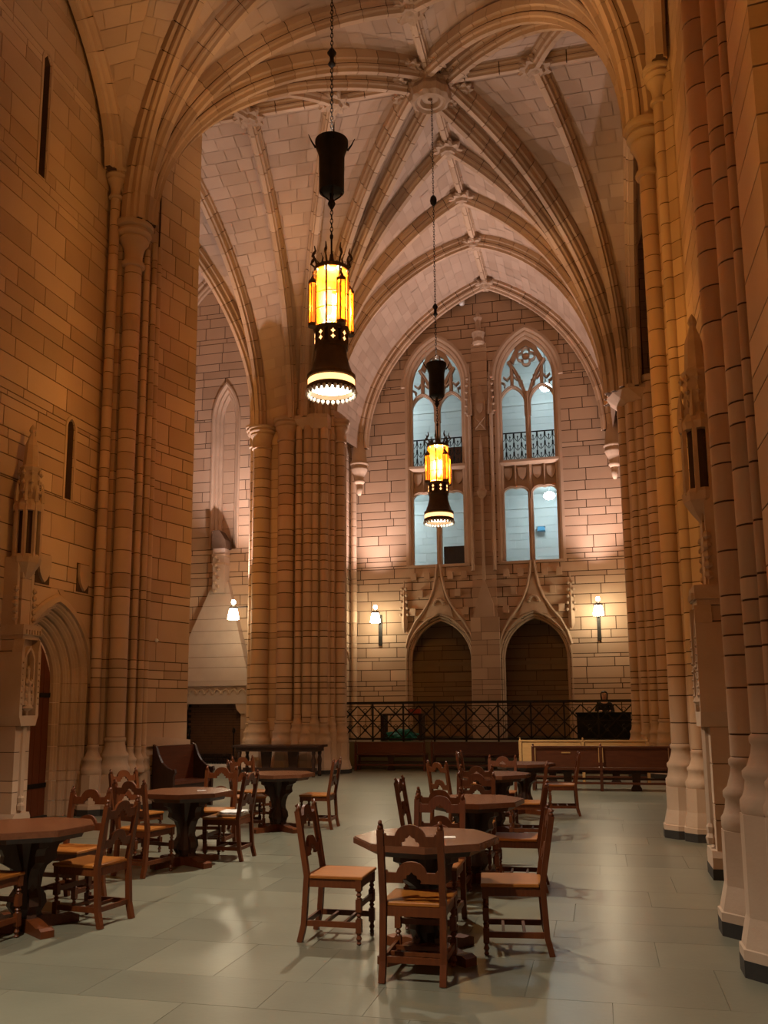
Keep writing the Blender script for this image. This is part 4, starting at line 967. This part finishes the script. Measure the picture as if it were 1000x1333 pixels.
# ------------------------------------------------------------------ chairs
def slat_poly(w, zc, big):
    """arched back slat with a trefoil notch, centred"""
    h = .06
    t = [(-w, zc - h * .85), (-w, zc + h * .25), (-w * .92, zc + h * .45), (-w * .86, zc + h * .2), (-w * .55, zc + h * .2), (-w * .5, zc + h * .55)]
    t += [(w * .46 * math.cos(a), zc + h * .55 + .046 * math.sin(a)) for a in [PI - PI * k / 8 for k in range(1, 8)]]
    t += [(w * .5, zc + h * .55), (w * .55, zc + h * .2), (w * .86, zc + h * .2), (w * .92, zc + h * .45), (w, zc + h * .25), (w, zc - h * .85)]
    t += [(w * .30, zc - h * .85), (w * .34, zc - h * .65), (w * .30, zc - h * .42), (w * .20, zc - h * .38), (w * .18, zc - h * .05), (w * .08, zc + h * .02), (0, zc + h * .3), (-w * .08, zc + h * .02), (-w * .18, zc - h * .05), (-w * .20, zc - h * .38), (-w * .30, zc - h * .42), (-w * .34, zc - h * .65), (-w * .30, zc - h * .85)]
    return t
def make_chair():
    t = empty('dining_chair')
    def rear(z):  # rear post y by height
        for (za, ya), (zb, yb) in zip(((0, -.245), (.12, -.215), (.45, -.195), (.93, -.275))[:-1], ((.12, -.215), (.45, -.195), (.93, -.275))):
            if z <= zb: return ya + (yb - ya) * (z - za) / (zb - za)
        return -.275
    for s in (-1, 1):
        MB().sweep([Vector((s * .185, rear(z), z)) for z in (0, .06, .12, .3, .45, .7, .895)], (1, 0, 0), [(-.020, -.019), (.020, -.019), (.020, .019), (-.020, .019)]).ob('rear_post', 'wood', t)
        MB().tube([(s * .185, -.268, .89), (s * .185, -.262, .915), (s * .185, -.272, .935), (s * .185, -.285, .925)], [.02, .018, .014, .009], 8).ob('post_scroll', 'wood', t, True)
        leg = MB()
        leg.bx((s * .18, .185, .405), (.042, .042, .09)); leg.bx((s * .18, .185, .262), (.040, .040, .085)); leg.bx((s * .18, .185, .125), (.040, .040, .09))
        for z0, z1 in ((.303, .36), (.168, .222), (0, .082)):
            q = z1 - z0; leg.lathe([(.012, 0), (.018, q * .12), (.013, q * .22), (.012, q * .3), (.021, q * .5), (.013, q * .72), (.012, q * .8), (.018, q * .9), (.012, q)], (s * .18, .185, z0), 10)
        leg.ob('front_leg', 'wood', t)
        MB().bx((s * .182, -.01, .13), (.020, .37, .038)).ob('side_stretcher', 'wood', t); MB().bx((s * .182, -.005, .405), (.022, .37, .058)).ob('side_apron', 'wood', t)
    MB().bx((0, .187, .405), (.33, .022, .058)).ob('front_apron', 'wood', t); MB().bx((0, -.19, .405), (.34, .022, .058)).ob('rear_apron', 'wood', t)
    MB().bx((0, .187, .262), (.33, .018, .036)).ob('front_stretcher', 'wood', t); MB().bx((0, -.212, .13), (.34, .018, .036)).ob('rear_stretcher', 'wood', t)
    for y in (-.07, .07): MB().bx((0, y, .13), (.35, .020, .024)).ob('cross_stretcher', 'wood', t)
    seat = MB().prism([(-.205, .215), (.205, .215), (.205, -.17), (.16, -.175), (.16, -.20), (-.16, -.20), (-.16, -.175), (-.205, -.17)], lambda a, c, d: (a, c, d), .434, .458)
    me = seat.mesh('seat', 'wood_seat'); bm = bmesh.new(); bm.from_mesh(me); bmesh.ops.bevel(bm, geom=[e for e in bm.edges if abs(e.verts[0].co.z - e.verts[1].co.z) < 1e-5], offset=.005, segments=1, affect='EDGES'); bm.to_mesh(me); bm.free()
    mk('seat', me, t)
    for zc in (.845, .625):
        y0 = rear(zc); MB().prism(slat_poly(.170, zc, 1), lambda a, c, d: (a, y0 + d - (c - zc) * .155, c), -.011, .011).ob('back_slat', 'wood', t)
    return t
CHAIRS = [  # x, y, facing (deg, 0 = +Y, 90 = -X), label
 (-1.88, 6.40, -90, 'front-most chair on the left of the nearest table, turned side-on facing right'),
 (-1.15, 5.66, 0, 'closest chair of all, its back to the viewer at the nearest table'),
 (-.64, 6.36, 97, 'chair on the right of the nearest table, facing left, bright seat'),
 (-1.28, 6.90, 180, 'chair on the far side of the nearest table, tucked under it and facing the viewer'),
 (-1.38, 7.98, 0, 'chair with its back to the viewer at the second central table'),
 (-1.72, 8.86, -88, 'dark chair seen edge-on at the left of the second central table'),
 (-.78, 8.42, 92, 'chair facing left on the right of the second central table'),
 (-1.32, 9.35, 180, 'chair facing the viewer behind the second central table'),
 (-1.5, 11.1, 4, 'chair with its back to the viewer at the third central table'),
 (-1.92, 11.75, -40, 'chair turned three-quarters left of the third central table'),
 (-.95, 11.45, 92, 'chair facing left on the right of the third central table'),
 (-1.4, 12.75, 180, 'chair facing the viewer between the third and fourth central tables'),
 (-1.95, 14.2, -92, 'small edge-on chair left of the farthest central table'),
 (-.62, 14.1, 95, 'chair on the right of the farthest central table, before the long pew'),
 (-4.48, 7.02, 178, 'chair facing the viewer behind the left table cut by the picture edge'),
 (-3.93, 6.47, 82, 'chair beside the left cut table, back turned to the room and long shadow'),
 (-4.38, 5.74, -6, 'chair at the left picture edge, only its turned front legs showing'),
 (-4.53, 8.42, -12, 'chair near the pier with its back to the viewer at the second left table'),
 (-5.25, 9.55, -110, 'chair near the foot of the left pier shafts, seen between others'),
 (-4.07, 9.42, 90, 'chair with newspapers on its seat at the second left table'),
 (-4.5, 10.0, 186, 'light backed chair facing the viewer behind the second left table'),
 (-4.72, 11.6, -60, 'chair left of the third left table, back to the viewer'),
 (-4.95, 12.35, -120, 'chair half hidden in front of the fireplace at the third left table'),
 (-3.85, 12.0, 92, 'lone chair pulled away to the right of the third left table'),
]
ch0 = make_chair()
for i, (x, y, a, lab) in enumerate(CHAIRS):
    o = ch0 if i == 0 else copy_tree(ch0)
    o.location = (x, y, 0); o.rotation_euler = (0, 0, R(a)); tag(o, lab, 'chair', 'carved wooden chairs')

# ------------------------------------------------------------------ octagonal tables
def make_table():
    t = empty('octagonal_table'); r_ = .495
    oc = [(r_ * math.cos(PI / 4 * k), r_ * math.sin(PI / 4 * k)) for k in range(8)]
    me = MB().prism(oc, lambda a, c, d: (a, c, d), .715, .76).mesh('table_top', 'wood_top')
    bm = bmesh.new(); bm.from_mesh(me); bmesh.ops.bevel(bm, geom=[e for e in bm.edges if abs(e.verts[0].co.z - e.verts[1].co.z) < 1e-5 and e.verts[0].co.z > .73], offset=.008, segments=2, affect='EDGES'); bm.to_mesh(me); bm.free()
    mk('table_top', me, t)
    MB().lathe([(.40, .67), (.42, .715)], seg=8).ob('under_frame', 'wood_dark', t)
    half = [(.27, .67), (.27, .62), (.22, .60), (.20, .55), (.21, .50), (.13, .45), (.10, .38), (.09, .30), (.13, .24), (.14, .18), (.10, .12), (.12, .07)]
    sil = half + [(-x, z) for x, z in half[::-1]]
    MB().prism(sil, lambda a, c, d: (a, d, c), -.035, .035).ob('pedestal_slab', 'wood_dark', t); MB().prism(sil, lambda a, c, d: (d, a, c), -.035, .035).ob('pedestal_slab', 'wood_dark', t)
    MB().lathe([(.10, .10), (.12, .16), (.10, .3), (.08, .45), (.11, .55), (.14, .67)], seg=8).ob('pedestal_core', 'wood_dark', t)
    foot = [(-.40, 0), (-.40, .05), (-.36, .065), (-.30, .06), (-.16, .09), (.16, .09), (.30, .06), (.36, .065), (.40, .05), (.40, 0)]
    MB().prism(foot, lambda a, c, d: (a, d, c), -.05, .05).ob('foot_beam', 'wood', t); MB().prism(foot, lambda a, c, d: (d, a, c), -.05, .05).ob('foot_beam', 'wood', t)
    return t
TABLES = [(-1.19, 6.1, 10, 'nearest octagonal table with a white card on top'), (-1.22, 8.62, 15, 'second octagonal table in the central row'), (-1.4, 11.95, 18, 'third octagonal table in the central row'), (-1.2, 14.2, 10, 'farthest octagonal table in the central row before the pews'),
 (-4.28, 6.15, 12, 'octagonal table cut by the left picture edge'), (-4.36, 8.98, 16, 'second octagonal table of the left row, before the pier base'), (-4.3, 11.65, 12, 'third octagonal table of the left row, before the fireplace')]
tb0 = make_table()
for i, (x, y, a, lab) in enumerate(TABLES):
    o = tb0 if i == 0 else copy_tree(tb0)
    o.location = (x, y, 0); o.rotation_euler = (0, 0, R(a + 45)); tag(o, lab, 'table', 'octagonal tables')
def sheet(label, loc, w, d, rz, name='paper_card', cat='paper', h=.003): return tag(MB().box(-w / 2, w / 2, -d / 2, d / 2, 0, h).ob(name, 'paper', None, False, loc, R(rz)), label, cat)
sheet('small white card on the nearest octagonal table', (-1.03, 6.06, .761), .10, .07, 12)
sheet('small white card on the second left table', (-4.2, 9.0, .761), .09, .06, 40)
for k in range(5): o = sheet('folded newspaper on the chair seat, %s of the pile' % ('bottom', 'second', 'middle', 'fourth', 'top')[k], (-4.02 + .012 * (k % 2), 9.45 - .01 * (k % 3), .459 + k * .0095), .26, .30, 2 + (-6, 4, -2, 8, 3)[k], 'newspaper', 'newspaper', .009); o['group'] = 'newspapers on the chair'

# ------------------------------------------------------------------ pews
def make_pew(L, mat='wood_pew', h=.86, bays=2, low='wood_pew'):
    """long pew, back towards -Y, seat on +Y side"""
    t = empty('long_pew')
    bw = L / bays
    for k in range(bays):
        MB().box(k * bw + .045, (k + 1) * bw - .045, -.02, .012, .45, h - .03).ob('back_panel', mat, t)
        MB().box(k * bw + .03, (k + 1) * bw - .03, -.024, .02, .13, .17).ob('lower_rail', low, t)
    MB().box(-.03, L + .03, -.035, .03, h - .035, h).ob('top_rail', mat, t); MB().box(-.02, L + .02, -.03, .40, .40, .445).ob('seat', low, t); MB().box(.02, L - .02, .36, .385, .33, .40).ob('seat_apron', low, t)
    for k in range(bays + 1):
        x = k * bw
        MB().box(x - .03, x + .03, -.045, .0, 0, h - .03).ob('rear_post', mat, t)
        MB().lathe([(.03, 0), (.035, .02), (.012, .04), (.02, .06), (0, .085)], seg=8).ob('post_knob', mat, t, False, (x, -.02, h - .03))
        MB().box(x - .028, x + .028, .32, .38, 0, .40).ob('front_leg', low, t); MB().box(x - .02, x + .02, -.03, .35, .10, .15).ob('foot_stretcher', low, t)
    for k in range(bays):
        x = (k + .5) * bw; MB().prism([(x - .10, 0), (x + .10, 0), (x + .10, .05), (x + .07, .1), (x + .08, .3), (x + .11, .40), (x - .11, .40), (x - .08, .3), (x - .07, .1), (x - .10, .05)], P3, .1, .16).ob('trestle', 'wood_dark', t)
    MB().box(0, L, .17, .20, .2, .24).ob('stretcher', 'wood_dark', t)
    return t
p1 = make_pew(3.9, bays=3); p1.location = (-1.33, 18.05, 0); tag(p1, 'dark red pew with its back to the viewer near the far right pier', 'pew', 'long pews')
MB().box(.55, .72, -.026, -.02, .72, .745).ob('brass_plate', 'wood_pale', p1)
p2 = make_pew(2.65, 'wood_pale', .92, 2); p2.location = (-1.72, 19.65, 0); tag(p2, 'pale topped pew standing behind the dark red pew', 'pew', 'long pews')
p3 = make_pew(1.85, bays=1, h=.74); p3.location = (-6.35, 23.05, 0); tag(p3, 'dark pew under the left end of the iron railing', 'pew', 'long pews')
p4 = make_pew(2.9, bays=1, h=.74); p4.location = (-4.3, 23.05, 0); tag(p4, 'dark pew under the middle of the iron railing', 'pew', 'long pews')
# settle against the near left pier
st = tag(empty('settle', (-7.33, 13.72, 0), ang), 'dark wooden settle with curved arm against the near left pier', 'settle')
MB().box(0, .95, -.10, -.05, .1, 1.02).ob('back_panel', 'wood_pew', st); MB().box(.0, .95, -.50, -.08, .40, .45).ob('seat', 'wood_pew', st); MB().box(.0, .95, -.48, -.45, .05, .40).ob('front_board', 'wood_dark', st)
arm = [(-.05, 0), (-.05, 1.05), (-.12, 1.02), (-.18, .88), (-.26, .76), (-.38, .68), (-.50, .64), (-.54, .66), (-.56, .60), (-.52, .55), (-.52, 0)]
for x in (-.02, .93): MB().prism(arm, lambda a, c, d: (d, a, c), x, x + .045).ob('end_panel', 'wood_dark', st)
# dark library table in front of the cluster pier
lt = tag(empty('library_table', (-7.7, 20.9, 0)), 'long dark library table in front of the clustered pier', 'table')
MB().box(-1.12, 1.12, -.36, .36, .70, .75).ob('table_top', 'wood_dark', lt); MB().box(-1.04, 1.04, -.3, .3, .60, .70).ob('apron', 'wood_dark', lt); MB().box(-.95, .95, -.04, .04, .12, .2).ob('stretcher', 'wood_dark', lt)
for sx in (-1, 1):
    for sy in (-1, 1): MB().lathe([(.04, 0), (.05, .05), (.035, .1), (.05, .16), (.04, .25), (.06, .4), (.035, .5), (.05, .54), (.05, .60)], seg=10).ob('leg', 'wood_dark', lt, True, (sx * .95, sy * .24, 0))
for k in range(2): MB().prism([(-.16, .0), (.16, .0), (.10, .2), (.14, .6), (-.14, .6), (-.10, .2)], P3, -.03, .03).ob('trestle', 'wood_dark', lt, False, (-.35 + .7 * k, 0, .001))

# ------------------------------------------------------------------ things on the platform
def dark_desk(label, x, y, L, kind='wood_dark', solid=False):
    d = tag(empty('platform_desk', (x, y, .72)), label, 'desk', 'dark desks behind the railing')
    MB().box(-L / 2, L / 2, -.3, .3, .70, .75).ob('desk_top', kind, d)
    if solid: MB().box(-L / 2 + .05, L / 2 - .05, -.26, -.22, .06, .70).ob('modesty_panel', kind, d)
    for sx in (-1, 1): MB().box(sx * (L / 2 - .08) - .05, sx * (L / 2 - .08) + .05, -.24, .24, 0, .70).ob('side_leg', kind, d)
    MB().box(-L / 2 + .08, L / 2 - .08, -.02, .02, .1, .2).ob('stretcher', kind, d)
    return d
dark_desk('dark table behind the left end of the railing', -5.45, 24.8, 1.25)
dark_desk('black desk behind the railing where a person sits', .08, 24.55, 1.45, 'black_cloth', True)
# crumpled teal bag and red box
bm = bmesh.new(); bmesh.ops.create_icosphere(bm, subdivisions=4, radius=.5); r2 = random.Random(3)
from mathutils import noise
for v in bm.verts:
    n_ = noise.noise(v.co * 4.0) * .45 + noise.noise(v.co * 9.0) * .22; v.co = Vector((v.co.x * 1.0, v.co.y * .45, max(-.12, v.co.z * .42))) * (1 + n_)
    v.co.z = max(v.co.z, -.13)
me = bpy.data.meshes.new('teal_bag'); bm.to_mesh(me); bm.free(); me.materials.append(MATS['teal'])
tag(mk('teal_bag', me, None, (-5.35, 24.25, .85), scale=(.8, .8, .9)), 'crumpled teal plastic bag behind the railing at left', 'bag')
rb = tag(empty('red_box', (-5.1, 24.75, 1.47)), 'small red box on the dark table behind the railing', 'box'); MB().box(-.17, .17, -.1, .1, 0, .10).ob('carton', 'red_box', rb); MB().box(-.175, .175, -.105, .105, .10, .125).ob('lid', 'red_box', rb)
# seated person
per = empty('person', (.12, 25.2, .72)); tag(per, 'dark haired person in black sitting at the desk behind the railing', 'person')
def skin_body(name, verts, edges, rad, mat, parent):
    me = bpy.data.meshes.new(name); me.from_pydata(verts, edges, []); o = mk(name, me, parent)
    o.modifiers.new('skin', 'SKIN'); 
    for i, r_ in enumerate(rad): me.skin_vertices[0].data[i].radius = (r_, r_) if not isinstance(r_, tuple) else r_
    me.skin_vertices[0].data[0].use_root = True
    sb = o.modifiers.new('sub', 'SUBSURF'); sb.levels = 2; sb.render_levels = 2
    me.materials.append(MATS[mat]); return o
V_ = [(0, 0, .50), (0, -.01, .68), (0, -.03, .86), (0, -.04, .98), (0, -.05, 1.06), (0, -.075, 1.12), (0, -.085, 1.22), (0, -.07, 1.29),
      (-.09, -.02, .49), (-.12, -.38, .52), (-.12, -.40, .06), (-.12, -.52, .04), (.09, -.02, .49), (.12, -.38, .52), (.12, -.40, .06), (.12, -.52, .04),
      (-.17, -.04, .96), (-.22, -.12, .73), (-.12, -.34, .78), (-.06, -.42, .78), (.17, -.04, .96), (.22, -.12, .73), (.12, -.34, .78), (.06, -.42, .78)]
E_ = [(0, 1), (1, 2), (2, 3), (3, 4), (4, 5), (5, 6), (6, 7), (0, 8), (8, 9), (9, 10), (10, 11), (0, 12), (12, 13), (13, 14), (14, 15), (3, 16), (16, 17), (17, 18), (18, 19), (3, 20), (20, 21), (21, 22), (22, 23)]
Rd = [(.16, .12), (.13, .10), (.15, .10), (.10, .08), .048, .06, .082, .06, .085, .07, .045, .035, .085, .07, .045, .035, .055, .045, .034, .025, .055, .045, .034, .025]
skin_body('body', V_, E_, Rd, 'skin', per)
# clothing shell
V2 = [V_[i] for i in (0, 1, 2, 3, 16, 17, 18, 20, 21, 22)]; V2[3] = (0, -.035, .97)
skin_body('black_top', V2, [(0, 1), (1, 2), (2, 3), (3, 4), (4, 5), (5, 6), (3, 7), (7, 8), (8, 9)], [(.18, .135), (.15, .115), (.17, .115), (.105, .09), .066, .056, .044, .066, .056, .044], 'black_cloth', per)
V3 = [V_[i] for i in (0, 8, 9, 10, 12, 13, 14)]
skin_body('trousers', V3, [(0, 1), (1, 2), (2, 3), (0, 4), (4, 5), (5, 6)], [(.18, .13), .10, .085, .06, .10, .085, .06], 'black_cloth', per)
hm = bmesh.new(); bmesh.ops.create_icosphere(hm, subdivisions=3, radius=1)
bmesh.ops.delete(hm, geom=[v for v in hm.verts if v.co.y < -.45 and v.co.z < .45], context='VERTS')
for v in hm.verts: v.co = Vector((v.co.x * .105, v.co.y * .115 - .055, 1.215 + v.co.z * (.115 if v.co.z > 0 else .26)))
me = bpy.data.meshes.new('hair'); hm.to_mesh(me); hm.free(); me.materials.append(MATS['hair']); me.shade_smooth(); mk('hair', me, per).modifiers.new('solid', 'SOLIDIFY').thickness = .02
for s in (-1, 1): MB().lathe([(0, -.012), (.012, 0), (0, .012)], seg=8).ob('eye', 'hair', per, True, (s * .032, -.162, 1.215))
MB().prism([(-.012, 1.165), (.012, 1.165), (.005, 1.215), (-.005, 1.215)], P3, -.185, -.15).ob('nose', 'skin', per); MB().box(-.025, .025, -.165, -.15, 1.138, 1.146).ob('mouth', 'red_box', per)
stl = tag(empty('desk_stool', (.12, 25.25, .72)), 'stool under the seated person behind the desk', 'stool'); MB().lathe([(.18, .33), (.19, .36), (.17, .38)], seg=16).ob('seat', 'wood_dark', stl)
for k in range(4): MB().tube([(.13 * math.cos(k * PI / 2 + .8), .13 * math.sin(k * PI / 2 + .8), .34), (.18 * math.cos(k * PI / 2 + .8), .18 * math.sin(k * PI / 2 + .8), 0)], .016, 6).ob('leg', 'wood_dark', stl)
sheet('white papers on the black desk in front of the person', (-.12, 24.5, 1.471), .3, .21, 8, 'desk_papers', 'paper', .02)

br = tag(empty('stone_bracket', (-7.44, 25.3, 3.0)), 'small curved stone bracket on the side wall beside the clustered pier', 'bracket')
MB().tube([(0, 0, .5), (.12, 0, .42), (.24, 0, .22), (.28, 0, 0)], [.05, .045, .04, .03], 8).ob('curve', 'stone_plain', br, True); MB().tube([(0, 0, .3), (.1, 0, .22), (.17, 0, .05), (.2, 0, -.1)], [.03, .03, .025, .02], 8).ob('inner_curve', 'stone_plain', br, True)
sn = tag(empty('round_sensor', (-7.345, 13.80, 2.8), ang), 'small pale round sensor on the splayed pier face', 'sensor')
MB().lathe([(.035, 0), (.035, .015), (.025, .03), (0, .035)], seg=14).ob('disc', 'white_plastic', sn, True).rotation_euler = (R(90), 0, 0)
